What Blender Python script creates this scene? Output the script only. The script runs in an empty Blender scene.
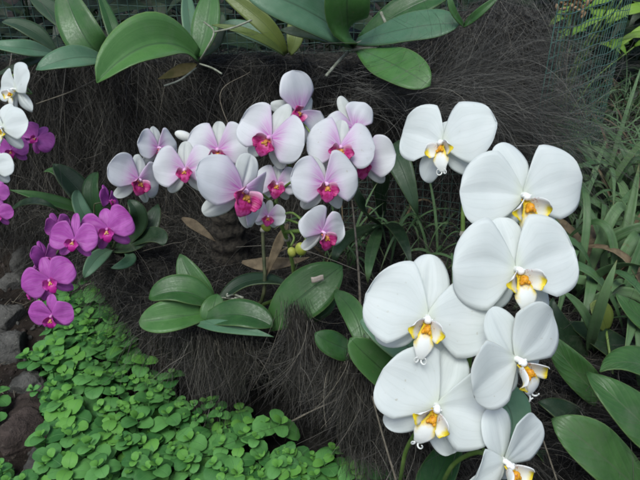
import bpy, math, random
import numpy as np
from mathutils import Vector, Matrix, noise

random.seed(7)
rng = np.random.default_rng(7)
S = bpy.context.scene
COL = S.collection
rad = math.radians

# ------------------------------------------------------------------ camera
CAM = Vector((0.0, 0.0, 0.65))
PITCH = 30.0
HALF = math.tan(rad(29.0))
cam = bpy.data.cameras.new('camera')
cam.sensor_width = 36.0
cam.lens = 18.0 / HALF
cam.clip_start = 0.02
cam.clip_end = 300.0
cam_o = bpy.data.objects.new('camera', cam)
COL.objects.link(cam_o)
cam_o.location = CAM
cam_o.rotation_euler = (rad(90.0 - PITCH), 0, 0)
S.camera = cam_o
RIGHT = Vector((1, 0, 0))
FWD = Vector((0, math.cos(rad(PITCH)), -math.sin(rad(PITCH))))
UPV = Vector((0, math.sin(rad(PITCH)), math.cos(rad(PITCH))))

# ------------------------------------------------------------------ light
SUN_EL, SUN_ROT = 62.0, 205.0
w = bpy.data.worlds.new('World')
S.world = w
w.use_nodes = True
wn = w.node_tree.nodes
sky = wn.new('ShaderNodeTexSky')
sky.sky_type = 'NISHITA'
sky.sun_disc = False
sky.sun_elevation = rad(SUN_EL)
sky.sun_rotation = rad(SUN_ROT)
sky.air_density = 1.0
sky.dust_density = 3.0
w.node_tree.links.new(sky.outputs[0], wn['Background'].inputs[0])
wn['Background'].inputs[1].default_value = 0.10
sun = bpy.data.lights.new('sun', 'SUN')
sun.energy = 1.4
sun.angle = rad(28.0)
sun.color = (0.90, 1.0, 0.985)
sun_o = bpy.data.objects.new('sun', sun)
COL.objects.link(sun_o)
_d = Vector((math.sin(rad(SUN_ROT)) * math.cos(rad(SUN_EL)), math.cos(rad(SUN_ROT)) * math.cos(rad(SUN_EL)), math.sin(rad(SUN_EL))))
sun_o.rotation_euler = _d.to_track_quat('Z', 'Y').to_euler()
sun_o.location = (0, 0, 4)
S.view_settings.view_transform = 'Standard'
S.view_settings.look = 'None'
S.view_settings.gamma = 1.0
S.view_settings.use_curve_mapping = False
S.view_settings.exposure = 0.66
S.render.engine = 'CYCLES'
S.cycles.max_bounces = 8
S.cycles.transparent_max_bounces = 8
S.cycles.filter_width = 1.9


def P(px, py, d):
    return CAM + d * (FWD + (px - 320) / 320 * HALF * RIGHT + (240 - py) / 320 * HALF * UPV)


# ------------------------------------------------------------------ object helpers
def tag(o, label=None, cat=None, group=None, kind=None):
    if label: o['label'] = label
    if cat: o['category'] = cat
    if group: o['group'] = group
    if kind: o['kind'] = kind
    return o


def thing(name, loc, label, cat, group=None):
    o = bpy.data.objects.new(name, None)
    o.empty_display_size = 0.02
    COL.objects.link(o)
    o.location = loc
    return tag(o, label, cat, group)


class MB:
    def __init__(self):
        self.v = []; self.f = []; self.uv = []; self.m = []; self.n = 0

    def grid(self, pts, uvs, mat=0, close=False):
        """pts: rows x cols x 3 (numpy), uvs rows x cols x 2"""
        R, Cc = pts.shape[:2]
        b = self.n
        self.v.append(pts.reshape(-1, 3)); self.uv.append(uvs.reshape(-1, 2))
        for i in range(R - 1):
            for j in range(Cc - 1 if not close else Cc):
                k = (j + 1) % Cc
                self.f.append((b + i * Cc + j, b + i * Cc + k, b + (i + 1) * Cc + k, b + (i + 1) * Cc + j))
                self.m.append(mat)
        self.n += R * Cc

    def tube(self, pts, r, sides=8, mat=0, cap=True):
        pts = [Vector(p) for p in pts]
        n = len(pts)
        rs = r if hasattr(r, '__len__') else [r] * n
        t0 = (pts[1] - pts[0]).normalized()
        a = t0.orthogonal().normalized()
        rows = []
        for i, p in enumerate(pts):
            t = (pts[min(i + 1, n - 1)] - pts[max(i - 1, 0)]).normalized()
            a = (a - t * a.dot(t))
            a = a.normalized() if a.length > 1e-6 else t.orthogonal().normalized()
            bb = t.cross(a)
            rows.append([tuple(p + (a * math.cos(q) + bb * math.sin(q)) * rs[i]) for q in [2 * math.pi * k / sides for k in range(sides)]])
        arr = np.array(rows)
        uv = np.zeros(arr.shape[:2] + (2,))
        uv[..., 0] = np.arange(sides)[None, :] / sides
        uv[..., 1] = np.linspace(0, 1, n)[:, None]
        b = self.n
        self.grid(arr, uv, mat, close=True)
        if cap:
            self.f.append(tuple(b + k for k in range(sides))[::-1]); self.m.append(mat)
            self.f.append(tuple(b + (n - 1) * sides + k for k in range(sides))); self.m.append(mat)

    def ellipsoid(self, c, ax, r, mat=0, nu=10, nv=8, wob=0.0):
        c = Vector(c); z = Vector(ax).normalized(); x = z.orthogonal().normalized(); y = z.cross(x)
        rows = []
        for i in range(nv + 1):
            th = math.pi * i / nv
            row = []
            for j in range(nu):
                ph = 2 * math.pi * j / nu
                q = (x * math.cos(ph) * r[0] + y * math.sin(ph) * r[1]) * max(math.sin(th), 0.02) + z * (-math.cos(th)) * r[2]
                if wob: q = q * (1 + wob * noise.noise((c + q) * 60))
                row.append(tuple(c + q))
            rows.append(row)
        arr = np.array(rows)
        uv = np.zeros(arr.shape[:2] + (2,))
        uv[..., 0] = np.linspace(0, 1, nu)[None, :]
        uv[..., 1] = np.linspace(0, 1, nv + 1)[:, None]
        self.grid(arr, uv, mat, close=True)

    def build(self, name, mats, parent=None, thick=0.0, matrix=None, smooth=True):
        me = bpy.data.meshes.new(name)
        V = np.concatenate(self.v)
        if matrix is not None:
            Mx = np.array(matrix)
            V = V @ Mx[:3, :3].T + Mx[:3, 3]
        if parent is not None:
            off = world_loc(parent)
            V = V - np.array(off)
        me.from_pydata(V.tolist(), [], self.f)
        U = np.concatenate(self.uv)
        li = np.empty(len(me.loops), dtype=np.int32)
        me.loops.foreach_get('vertex_index', li)
        lay = me.uv_layers.new(name='UVMap')
        lay.data.foreach_set('uv', U[li].astype(np.float32).ravel())
        if not isinstance(mats, (list, tuple)): mats = [mats]
        for m in mats: me.materials.append(m)
        me.polygons.foreach_set('material_index', self.m)
        me.polygons.foreach_set('use_smooth', [smooth] * len(me.polygons))
        me.update()
        o = bpy.data.objects.new(name, me)
        COL.objects.link(o)
        if parent is not None:
            o.parent = parent
        if thick:
            s = o.modifiers.new('thickness', 'SOLIDIFY'); s.thickness = thick; s.offset = 0.0
        return o


def world_loc(o):
    p = Vector((0, 0, 0))
    while o is not None:
        p += o.location
        o = o.parent
    return p


def fast_mesh(name, V, quads, mat, smooth=True, uv=None):
    me = bpy.data.meshes.new(name)
    n = len(quads)
    me.vertices.add(len(V)); me.vertices.foreach_set('co', np.asarray(V, np.float32).ravel())
    me.loops.add(n * 4); me.loops.foreach_set('vertex_index', np.asarray(quads, np.int32).ravel())
    me.polygons.add(n)
    me.polygons.foreach_set('loop_start', np.arange(n, dtype=np.int32) * 4)
    me.polygons.foreach_set('loop_total', np.full(n, 4, np.int32))
    me.update(calc_edges=True)
    me.polygons.foreach_set('use_smooth', np.full(n, smooth))
    if uv is not None:
        lay = me.uv_layers.new(name='UVMap')
        lay.data.foreach_set('uv', np.asarray(uv, np.float32)[np.asarray(quads).ravel()].ravel())
    me.materials.append(mat)
    me.validate()
    o = bpy.data.objects.new(name, me)
    COL.objects.link(o)
    return o


# ------------------------------------------------------------------ materials
class NT:
    def __init__(self, name):
        self.mat = bpy.data.materials.new(name)
        self.mat.use_nodes = True
        self.t = self.mat.node_tree
        self.b = self.t.nodes['Principled BSDF']
        self.out = self.t.nodes['Material Output']

    def n(self, typ, **kw):
        nd = self.t.nodes.new(typ)
        for k, v in kw.items(): setattr(nd, k, v)
        return nd

    def l(self, a, b): self.t.links.new(a, b)

    def val(self, sock, v):
        if hasattr(v, 'is_output'): self.l(v, sock)
        else: sock.default_value = v

    def math(self, op, a, b=0.0, c=0.0):
        nd = self.n('ShaderNodeMath', operation=op)
        self.val(nd.inputs[0], a); self.val(nd.inputs[1], b); self.val(nd.inputs[2], c)
        return nd.outputs[0]

    def mix(self, f, a, b, blend='MIX'):
        nd = self.n('ShaderNodeMix', data_type='RGBA', blend_type=blend)
        self.val(nd.inputs[0], f)
        for s, v in ((nd.inputs[6], a), (nd.inputs[7], b)):
            if isinstance(v, tuple): v = v + (1.0,) if len(v) == 3 else v
            self.val(s, v)
        return nd.outputs[2]

    def mapr(self, v, a, b, c=0.0, d=1.0, smooth=True):
        nd = self.n('ShaderNodeMapRange', interpolation_type='SMOOTHSTEP' if smooth else 'LINEAR')
        self.val(nd.inputs[0], v)
        for i, q in zip((1, 2, 3, 4), (a, b, c, d)): self.val(nd.inputs[i], q)
        return nd.outputs[0]

    def noise(self, vec, scale, detail=3.0, rough=0.5):
        nd = self.n('ShaderNodeTexNoise')
        if vec is not None: self.l(vec, nd.inputs['Vector'])
        nd.inputs['Scale'].default_value = scale
        nd.inputs['Detail'].default_value = detail
        nd.inputs['Roughness'].default_value = rough
        return nd.outputs[0]

    def uv(self):
        tc = self.n('ShaderNodeTexCoord')
        sp = self.n('ShaderNodeSeparateXYZ')
        self.l(tc.outputs['UV'], sp.inputs[0])
        return tc.outputs['UV'], sp.outputs[0], sp.outputs[1], tc.outputs['Object']

    def scalevec(self, vec, s):
        mp = self.n('ShaderNodeMapping')
        self.l(vec, mp.inputs[0])
        mp.inputs['Scale'].default_value = s
        return mp.outputs[0]

    def bump(self, h, strength, dist):
        bp = self.n('ShaderNodeBump')
        bp.inputs['Strength'].default_value = strength
        bp.inputs['Distance'].default_value = dist
        self.l(h, bp.inputs['Height'])
        self.l(bp.outputs[0], self.b.inputs['Normal'])
        return bp.outputs[0]

    def translucent(self, colour, f, nrm=None):
        tr = self.n('ShaderNodeBsdfTranslucent')
        self.val(tr.inputs[0], colour)
        if nrm is not None: self.l(nrm, tr.inputs['Normal'])
        ms = self.n('ShaderNodeMixShader')
        ms.inputs[0].default_value = f
        self.l(self.b.outputs[0], ms.inputs[1]); self.l(tr.outputs[0], ms.inputs[2])
        self.l(ms.outputs[0], self.out.inputs[0])

    def rnd(self):
        return self.n('ShaderNodeObjectInfo').outputs['Random']

    def island(self):
        return self.n('ShaderNodeNewGeometry').outputs['Random Per Island']


def petal_mat(kind):
    m = NT(kind + '_petal')
    uvv, u, v, ob = m.uv()
    uu = m.math('SUBTRACT', u, 0.5)
    # veins run out from the base: constant u lines of the petal's own grid
    veins = m.noise(m.scalevec(uvv, (34, 1.8, 1)), 1.0, 2.0)
    fine = m.noise(m.scalevec(uvv, (70, 3.0, 1)), 1.0, 2.0)
    mott = m.mapr(m.noise(ob, 45.0, 4.0), 0.3, 0.7)
    if kind == 'white':
        c = m.mix(mott, (0.77, 0.81, 0.80), (0.83, 0.86, 0.85))
        c = m.mix(m.mapr(v, 0.22, 0.0, 0, 0.45), c, (0.70, 0.74, 0.50))
        c = m.mix(m.mapr(veins, 0.55, 0.75, 0, 0.18), c, (0.70, 0.74, 0.70))
        tl, rough = (0.80, 0.83, 0.78, 1), 0.45
    elif kind == 'blush':
        c = m.mix(mott, (0.73, 0.735, 0.75), (0.80, 0.805, 0.82))
        c = m.mix(m.math('MULTIPLY', m.mapr(v, 0.70, 0.10, 0, 0.50), m.mapr(veins, 0.25, 0.7, 0.45, 1)), c, (0.67, 0.34, 0.66))
        f = m.mapr(v, 0.50, 0.06, 0, 1)
        st = m.mapr(veins, 0.30, 0.66, 0.15, 1)
        ce = m.mapr(m.math('ABSOLUTE', uu), 0.5, 0.05, 0.25, 1)
        f = m.math('MULTIPLY', m.math('MULTIPLY', f, st), ce)
        c = m.mix(m.math('MULTIPLY', f, 0.98), c, (0.60, 0.08, 0.52))
        c = m.mix(m.mapr(v, 0.75, 0.2, 0.0, 0.08), c, (0.66, 0.36, 0.68))
        tl, rough = c, 0.45
    elif kind == 'sepal':
        c = m.mix(mott, (0.64, 0.66, 0.62), (0.73, 0.74, 0.72))
        f = m.math('MULTIPLY', m.mapr(v, 0.45, 0.0, 0, 0.75), m.mapr(veins, 0.3, 0.7, 0.3, 1))
        c = m.mix(f, c, (0.62, 0.22, 0.55))
        tl, rough = c, 0.45
    else:
        c = m.mix(mott, (0.46, 0.080, 0.43), (0.64, 0.185, 0.62))
        c = m.mix(m.mapr(veins, 0.45, 0.75, 0, 0.55), c, (0.30, 0.015, 0.27))
        c = m.mix(m.mapr(m.math('ABSOLUTE', uu), 0.40, 0.5, 0, 0.35), c, (0.62, 0.20, 0.56))
        tl, rough = c, 0.4
    # faint transparent veins, small bruises and a dry nibbled rim
    rn = m.rnd()
    vn = m.math('SINE', m.math('MULTIPLY_ADD', uu, 52.0, m.math('MULTIPLY', m.noise(ob, 55.0, 2.0), 5.0)))
    c = m.mix(m.mapr(vn, 0.72, 1.0, 0, 0.17), c, m.mix(0.5, c, (0.42, 0.44, 0.40)))
    br = m.mapr(m.noise(ob, 230.0, 1.0), 0.735, 0.765, 0, 0.45)
    c = m.mix(m.math('MULTIPLY', br, m.mapr(rn, 0.35, 0.8)), c, (0.42, 0.36, 0.22) if kind != 'magenta' else (0.30, 0.03, 0.26))
    rim = m.mapr(m.math('ADD', m.math('ABSOLUTE', uu), m.math('MULTIPLY', m.noise(ob, 120.0, 2.0), 0.06)), 0.515, 0.535, 0, 0.35)
    c = m.mix(m.math('MULTIPLY', rim, m.mapr(rn, 0.5, 0.9)), c, (0.45, 0.36, 0.22))
    m.l(c, m.b.inputs['Base Color'])
    m.b.inputs['Roughness'].default_value = rough
    m.b.inputs['Specular IOR Level'].default_value = 0.25
    h = m.math('ADD', m.math('MULTIPLY', veins, 1.0), m.math('MULTIPLY', fine, 0.3))
    nr = m.bump(h, 0.13, 0.0010)
    m.translucent(tl if not isinstance(tl, tuple) else tl, 0.38, nr)
    return m.mat


def lip_mat(kind, part):
    """part: mid (front lobe), side (wing lobes), callus"""
    m = NT(kind + '_lip_' + part)
    uvv, u, v, ob = m.uv()
    nz = m.noise(ob, 260.0, 3.0)
    v2 = m.math('ADD', v, m.math('MULTIPLY', m.math('SUBTRACT', nz, 0.5), 0.35))
    spots = m.mapr(m.noise(ob, 620.0, 2.0), 0.56, 0.64)
    edge = m.mapr(m.math('ABSOLUTE', m.math('SUBTRACT', u, 0.5)), 0.22, 0.42)
    if kind == 'white':
        if part == 'mid':
            c = m.mix(m.mapr(v2, 0.50, 0.28), (0.83, 0.84, 0.80), (0.82, 0.55, 0.03))
            c = m.mix(m.math('MULTIPLY', edge, m.mapr(v2, 0.75, 0.4)), c, (0.80, 0.60, 0.03))
            c = m.mix(m.math('MULTIPLY', spots, m.mapr(v2, 0.36, 0.12, 0, 0.9)), c, (0.36, 0.06, 0.02))
        elif part == 'side':
            c = m.mix(m.mapr(v2, 0.45, 0.75), (0.80, 0.79, 0.70), (0.80, 0.62, 0.03))
            c = m.mix(m.math('MULTIPLY', m.mapr(u, 0.42, 0.15), 1.0), c, (0.84, 0.84, 0.82))
            c = m.mix(m.math('MULTIPLY', spots, m.mapr(v2, 0.35, 0.15, 0, 0.7)), c, (0.45, 0.10, 0.04))
        else:
            c = m.mix(m.math('MULTIPLY', spots, 0.7), (0.78, 0.36, 0.02), (0.40, 0.08, 0.02))
    elif kind == 'blush':
        if part == 'mid':
            c = m.mix(m.mapr(nz, .3, .7), (0.34, 0.010, 0.10), (0.60, 0.05, 0.28))
            c = m.mix(m.mapr(m.math('ABSOLUTE', m.math('SUBTRACT', u, 0.5)), 0.07, 0.0, 0, 0.45), c, (0.26, 0.005, 0.06))
            c = m.mix(m.mapr(v2, 0.62, 0.95, 0, 0.5), c, (0.68, 0.16, 0.42))
            c = m.mix(m.mapr(v2, 0.25, 0.05, 0, 0.8), c, (0.60, 0.22, 0.05))
        elif part == 'side':
            stripe = m.noise(m.scalevec(uvv, (16, 1.5, 1)), 1.0, 2.0)
            c = m.mix(m.mapr(stripe, .35, .65), (0.30, 0.006, 0.08), (0.58, 0.06, 0.26))
            c = m.mix(m.mapr(v2, 0.30, 0.02, 0, 0.75), c, (0.72, 0.46, 0.50))
            c = m.mix(m.mapr(u, 0.32, 0.08, 0, 0.7), c, (0.74, 0.44, 0.60))
        else:
            c = m.mix(m.math('MULTIPLY', spots, 0.8), (0.62, 0.30, 0.06), (0.30, 0.03, 0.03))
    else:
        if part == 'mid':
            c = m.mix(nz, (0.40, 0.008, 0.20), (0.52, 0.02, 0.30))
        elif part == 'side':
            c = m.mix(nz, (0.38, 0.02, 0.22), (0.58, 0.07, 0.42))
        else:
            c = m.mix(m.math('MULTIPLY', spots, 0.8), (0.70, 0.40, 0.16), (0.35, 0.03, 0.05))
    m.l(c, m.b.inputs['Base Color'])
    m.b.inputs['Roughness'].default_value = 0.4
    m.b.inputs['Specular IOR Level'].default_value = 0.3
    m.bump(nz, 0.2, 0.001)
    m.translucent(c, 0.15)
    return m.mat


def plain_mat(name, a, b, scale=120.0, rough=0.5, bump=0.2, dist=0.001, spec=0.3, tl=0.0, rand=0.0):
    m = NT(name)
    uvv, u, v, ob = m.uv()
    nz = m.noise(ob, scale, 4.0, 0.6)
    c = m.mix(m.mapr(nz, 0.32, 0.68), a, b)
    if rand:
        hs = m.n('ShaderNodeHueSaturation')
        m.l(c, hs.inputs['Color'])
        m.l(m.mapr(m.rnd(), 0, 1, 1 - rand, 1 + rand, False), hs.inputs['Value'])
        c = hs.outputs[0]
    m.l(c, m.b.inputs['Base Color'])
    m.b.inputs['Roughness'].default_value = rough
    m.b.inputs['Specular IOR Level'].default_value = spec
    m.bump(nz, bump, dist)
    if tl: m.translucent(c, tl)
    return m.mat


def leaf_mat(name, dark, light, rib, rough=0.36, island=False, spots=0.25, veins='long', tl=0.12, brown=0.0, spec=0.5):
    m = NT(name)
    uvv, u, v, ob = m.uv()
    young = m.math('GREATER_THAN', u, 1.5) if island else 0.0
    if island: u = m.math('SUBTRACT', u, m.math('MULTIPLY', young, 2.0))
    r = m.island() if island else m.rnd()
    nz = m.noise(ob, 40.0, 4.0, 0.6)
    fine = m.noise(ob, 300.0, 3.0, 0.6)
    f = m.mapr(m.math('ADD', m.math('MULTIPLY', nz, 0.7), m.math('MULTIPLY', r, 0.5)), 0.25, 0.85)
    c = m.mix(f, dark, light)
    if name == 'ground_cover_leaf': c = m.mix(m.math('MULTIPLY', young, 0.8), c, (0.13, 0.33, 0.055))
    mid = m.mapr(m.math('ABSOLUTE', m.math('SUBTRACT', u, 0.5)), 0.035, 0.0)
    c = m.mix(m.math('MULTIPLY', mid, 0.7), c, rib)
    if veins == 'long':
        lin = m.noise(m.scalevec(uvv, (34, 1.2, 1)), 1.0, 2.0)
    else:
        au = m.math('ABSOLUTE', m.math('SUBTRACT', u, 0.5))
        ph = m.math('ADD', m.math('MULTIPLY', v, 60.0), m.math('MULTIPLY', au, -38.0))
        lin = m.math('MULTIPLY_ADD', m.math('SINE', ph), 0.5, 0.5)
        lin = m.math('POWER', lin, 3.0)
    c = m.mix(m.mapr(lin, 0.5, 0.9, 0, 0.16), c, rib)
    if spots:
        c = m.mix(m.mapr(fine, 0.66, 0.74, 0, spots), c, (0.20, 0.22, 0.14))
    if not island:
        sc_ = m.noise(ob, 75.0, 2.0, 0.7)
        c = m.mix(m.math('MULTIPLY', m.mapr(sc_, 0.70, 0.76, 0, 0.7), m.mapr(r, 0.2, 0.7)), c, (0.13, 0.11, 0.05))
        dust = m.noise(ob, 16.0, 5.0, 0.7)
        c = m.mix(m.mapr(dust, 0.48, 0.72, 0, 0.28), c, (0.16, 0.18, 0.13))
        eg = m.mapr(m.math('ABSOLUTE', m.math('SUBTRACT', u, 0.5)), 0.47, 0.5, 0, 0.35)
        c = m.mix(eg, c, (0.20, 0.26, 0.10))
    if brown:
        t = m.mapr(m.math('ADD', v, m.math('MULTIPLY', nz, 0.4)), 1.05, 1.25, 0, brown)
        c = m.mix(t, c, (0.24, 0.15, 0.06))
    m.l(c, m.b.inputs['Base Color'])
    m.l(m.mapr(fine, 0.3, 0.7, rough - 0.06, rough + 0.14), m.b.inputs['Roughness'])
    m.b.inputs['Specular IOR Level'].default_value = spec * .75
    h = m.math('SUBTRACT', m.math('ADD', m.math('MULTIPLY', lin, 0.6), m.math('MULTIPLY', nz, 0.8)), m.math('MULTIPLY', mid, 0.9))
    nr = m.bump(h, 0.3, 0.0016)
    if tl:
        c2 = m.mix(0.5, c, (0.10, 0.22, 0.03))
        m.translucent(c2, tl, nr)
    return m.mat


def soil_mat(name, a, b, c3):
    m = NT(name)
    uvv, u, v, ob = m.uv()
    n1 = m.noise(ob, 14.0, 6.0, 0.65)
    n2 = m.noise(ob, 120.0, 5.0, 0.7)
    c = m.mix(m.mapr(n1, 0.35, 0.65), a, b)
    c = m.mix(m.mapr(n2, 0.58, 0.70, 0, 0.8), c, c3)
    m.l(c, m.b.inputs['Base Color'])
    m.b.inputs['Roughness'].default_value = 0.95
    m.b.inputs['Specular IOR Level'].default_value = 0.15
    m.bump(m.math('ADD', n1, n2), 0.9, 0.008)
    return m.mat


MAT = {}
for k in ('white', 'blush', 'sepal', 'magenta'): MAT[k] = petal_mat(k)
LIP = {k: [lip_mat(k, 'mid'), lip_mat(k, 'side'), lip_mat(k, 'callus')] for k in ('white', 'blush', 'magenta')}
MAT['col_white'] = plain_mat('white_column', (0.78, 0.78, 0.74), (0.85, 0.85, 0.82), rough=0.4)
MAT['col_blush'] = plain_mat('blush_column', (0.66, 0.22, 0.52), (0.78, 0.55, 0.72), rough=0.4)
MAT['col_magenta'] = plain_mat('magenta_column', (0.42, 0.05, 0.34), (0.60, 0.25, 0.50), rough=0.4)
MAT['stem'] = plain_mat('green_stem', (0.09, 0.16, 0.03), (0.15, 0.22, 0.06), 60, 0.45)
MAT['dark_stem'] = plain_mat('dark_stem', (0.035, 0.045, 0.02), (0.08, 0.085, 0.04), 90, 0.55)
MAT['node'] = plain_mat('pale_node', (0.22, 0.20, 0.15), (0.34, 0.33, 0.28), 90, 0.7)
MAT['bud'] = plain_mat('yellow_bud', (0.32, 0.36, 0.05), (0.48, 0.50, 0.12), 90, 0.45, tl=0.15)
MAT['white_bud'] = plain_mat('white_bud', (0.72, 0.73, 0.66), (0.82, 0.81, 0.80), 90, 0.45, tl=0.2)
MAT['root'] = plain_mat('aerial_root', (0.16, 0.17, 0.12), (0.30, 0.31, 0.25), 90, 0.7)
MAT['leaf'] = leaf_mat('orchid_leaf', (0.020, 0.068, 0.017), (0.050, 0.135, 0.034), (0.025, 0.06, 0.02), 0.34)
MAT['leaf_sheen'] = leaf_mat('orchid_leaf_sky_sheen', (0.060, 0.145, 0.075), (0.110, 0.21, 0.125), (0.05, 0.09, 0.05), 0.42)  # sky sheen put into the leaf colour as a paler grey green
MAT['leaf_mid'] = leaf_mat('orchid_leaf_mid_green', (0.036, 0.115, 0.026), (0.075, 0.185, 0.048), (0.05, 0.10, 0.04), 0.4)
MAT['leaf_yellow'] = leaf_mat('orchid_leaf_yellowed', (0.065, 0.105, 0.018), (0.125, 0.165, 0.035), (0.08, 0.12, 0.03), 0.4)
MAT['leaf_dark'] = leaf_mat('shaded_leaf', (0.012, 0.030, 0.012), (0.030, 0.062, 0.028), (0.02, 0.045, 0.02), 0.4)  # darker leaf copy with shade put into its colour
MAT['broad'] = leaf_mat('broad_leaf', (0.028, 0.085, 0.020), (0.062, 0.150, 0.040), (0.085, 0.13, 0.06), 0.42, veins='side', spots=0.15)
MAT['blade'] = leaf_mat('grass_blade', (0.036, 0.098, 0.030), (0.115, 0.200, 0.085), (0.14, 0.18, 0.11), 0.5, spots=0.1, brown=0.5)
MAT['lime'] = leaf_mat('lime_leaf', (0.12, 0.26, 0.02), (0.24, 0.40, 0.05), (0.25, 0.38, 0.10), 0.4, tl=0.3)
MAT['cover'] = leaf_mat('ground_cover_leaf', (0.030, 0.120, 0.028), (0.115, 0.300, 0.078), (0.09, 0.23, 0.07), 0.48, island=True, veins='long', spots=0.1, tl=0.2, spec=0.3)
MAT['under'] = leaf_mat('shaded_undergrowth_leaf', (0.002, 0.006, 0.002), (0.014, 0.032, 0.010), (0.05, 0.09, 0.04), 0.45, island=True)  # leaf colour lowered to near black to carry the shade back there
MAT['dry'] = plain_mat('dry_leaf', (0.085, 0.062, 0.036), (0.17, 0.128, 0.075), 70, 0.75)
MAT['dry_yellow'] = plain_mat('withered_leaf', (0.20, 0.17, 0.05), (0.36, 0.26, 0.10), 70, 0.6)
MAT['twig'] = plain_mat('dry_twig', (0.09, 0.075, 0.055), (0.19, 0.165, 0.125), 120, 0.8)
MAT['wire'] = plain_mat('green_wire', (0.05, 0.125, 0.10), (0.09, 0.18, 0.15), 40, 0.45)
MAT['wire_dark'] = plain_mat('dark_green_wire', (0.026, 0.060, 0.048), (0.05, 0.10, 0.08), 40, 0.5)
MAT['paper'] = plain_mat('paper', (0.62, 0.50, 0.40), (0.74, 0.64, 0.55), 100, 0.8)
MAT['stone'] = soil_mat('stone', (0.040, 0.039, 0.035), (0.12, 0.115, 0.105), (0.20, 0.20, 0.17))
MAT['stone_red'] = soil_mat('reddish_stone', (0.030, 0.023, 0.020), (0.085, 0.064, 0.056), (0.13, 0.11, 0.09))
MAT['post'] = plain_mat('fern_post', (0.012, 0.010, 0.008), (0.050, 0.042, 0.032), 120, 0.95, 0.8, 0.004)
MAT['seed'] = plain_mat('dry_seed_head', (0.22, 0.13, 0.06), (0.40, 0.27, 0.15), 90, 0.8)


MAT['soil'] = soil_mat('soil', (0.012, 0.009, 0.007), (0.036, 0.027, 0.021), (0.085, 0.068, 0.053))
MAT['coir_base'] = soil_mat('matted_coir', (0.007, 0.0068, 0.006), (0.020, 0.019, 0.0165), (0.035, 0.033, 0.028))


def fibre_mat(name, cols):
    m = NT(name)
    r = m.island()
    cr = m.n('ShaderNodeValToRGB')
    e = cr.color_ramp.elements
    pos = (0.0, 0.62, 0.86, 0.965, 1.0)
    for k, (p_, c_) in enumerate(zip(pos, cols)):
        q = e[0] if k == 0 else (e[1] if k == 1 else e.new(p_))
        q.position = p_; q.color = c_ + (1,)
    m.l(r, cr.inputs[0])
    m.l(cr.outputs[0], m.b.inputs['Base Color'])
    m.b.inputs['Roughness'].default_value = 0.55
    m.b.inputs['Specular IOR Level'].default_value = 0.3
    return m.mat


MAT['fibre'] = fibre_mat('coir_fibre', ((.013, .0118, .0098), (.046, .042, .0355), (.088, .081, .069), (.15, .138, .113), (.27, .24, .185)))
MAT['grey_fibre'] = fibre_mat('grey_coir_fibre', ((.026, .025, .023), (.078, .075, .067), (.13, .126, .112), (.18, .172, .15), (.28, .26, .21)))


# ------------------------------------------------------------------ terrain
def sstep(a, b, x):
    t = np.clip((x - a) / (b - a), 0, 1)
    return t * t * (3 - 2 * t)


_ph = rng.uniform(0, 6.28, (24,))
_kx = rng.normal(0, 1, 24); _ky = rng.normal(0, 1, 24)


def wob(x, y, s):
    r = 0
    for i in range(8):
        r = r + np.sin((_kx[i] * x + _ky[i] * y) * s + _ph[i])
    return r / 8


YF_X = [-1.6, -0.60, -0.42, -0.24, -0.13, -0.043, 0.04, 0.12, 0.30, 0.60, 1.6]
YF_Y = [1.30, 1.02, 0.86, 0.655, 0.605, 0.555, 0.485, 0.43, 0.41, 0.43, 0.6]
YW_X = [-1.6, -0.55, -0.30, 0.05, 0.20, 0.30, 0.42, 0.6, 1.6]
YW_Y = [1.10, 1.08, 1.03, 1.00, 0.96, 0.88, 0.90, 1.05, 1.1]


def terrain(x, y):
    x = np.asarray(x, float); y = np.asarray(y, float)
    yf = np.interp(x, YF_X, YF_Y) + 0.175 * np.exp(-(np.abs(x + 0.035) / 0.05) ** 3) + 0.02 * wob(x, 0 * x, 25)
    yw = np.interp(x, YW_X, YW_Y) + 0.02 * wob(x, y, 18)
    led = 0.118 * (1 - sstep(0.42, 0.62, x) * 0.6)
    h = led * sstep(yf - 0.005, yf + 0.05, y)
    top = 0.40 + 0.10 * sstep(0.10, 0.34, x)
    top = top * (1 - sstep(0.33, 0.46, x) * 0.80)
    h = h + (top - led) * sstep(yw - 0.02, yw + 0.07, y)
    h = h - (h - 0.06) * sstep(1.14, 1.32, y)
    h = h + 0.010 * wob(x, y, 34) + 0.006 * wob(y, x, 90)
    return h


def overhang(x, y, z):
    """how far the matted front edge of the ledge leans out over the soil"""
    yf = np.interp(x, YF_X, YF_Y) + 0.175 * np.exp(-(np.abs(x + 0.035) / 0.05) ** 3)
    A = 0.03 + 0.015 * wob(x, 0 * x, 30) + 0.080 * np.exp(-((x + 0.03) / 0.055) ** 2)
    return A * sstep(0.04, 0.095, z) * (1 - sstep(yf + 0.05, yf + 0.20, y)) * (x < 0.5)


gx = np.linspace(-1.5, 1.5, 300); gy = np.linspace(0.15, 2.6, 300)
GX, GY = np.meshgrid(gx, gy)
GZ = terrain(GX, GY)
edge = np.minimum(np.minimum(GX + 1.5, 1.5 - GX), np.minimum(GY - 0.15, 2.6 - GY))
GZ = np.where(edge < 0.12, GZ * sstep(0, 0.12, edge) - 0.05 * (1 - sstep(0, 0.12, edge)), GZ)
ii, jj = np.meshgrid(np.arange(299), np.arange(299), indexing='ij')
q0 = (ii * 300 + jj).ravel()
quads = np.stack([q0, q0 + 1, q0 + 301, q0 + 300], 1)
bank = fast_mesh('bank', np.stack([GX, GY - overhang(GX, GY, GZ), GZ], -1).reshape(-1, 3), quads, MAT['coir_base'])
bank.data.materials.append(MAT['soil'])
cz = terrain(GX, GY)[:-1, :-1].ravel()
cx_, cy_ = GX[:-1, :-1].ravel(), GY[:-1, :-1].ravel()
bank.data.polygons.foreach_set('material_index', (((cz < 0.035) & (cx_ < -.22)) | (cx_ > 0.5)).astype(np.int32))  # hollow floor takes the dark coir colour over soil, painting in its shade
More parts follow.
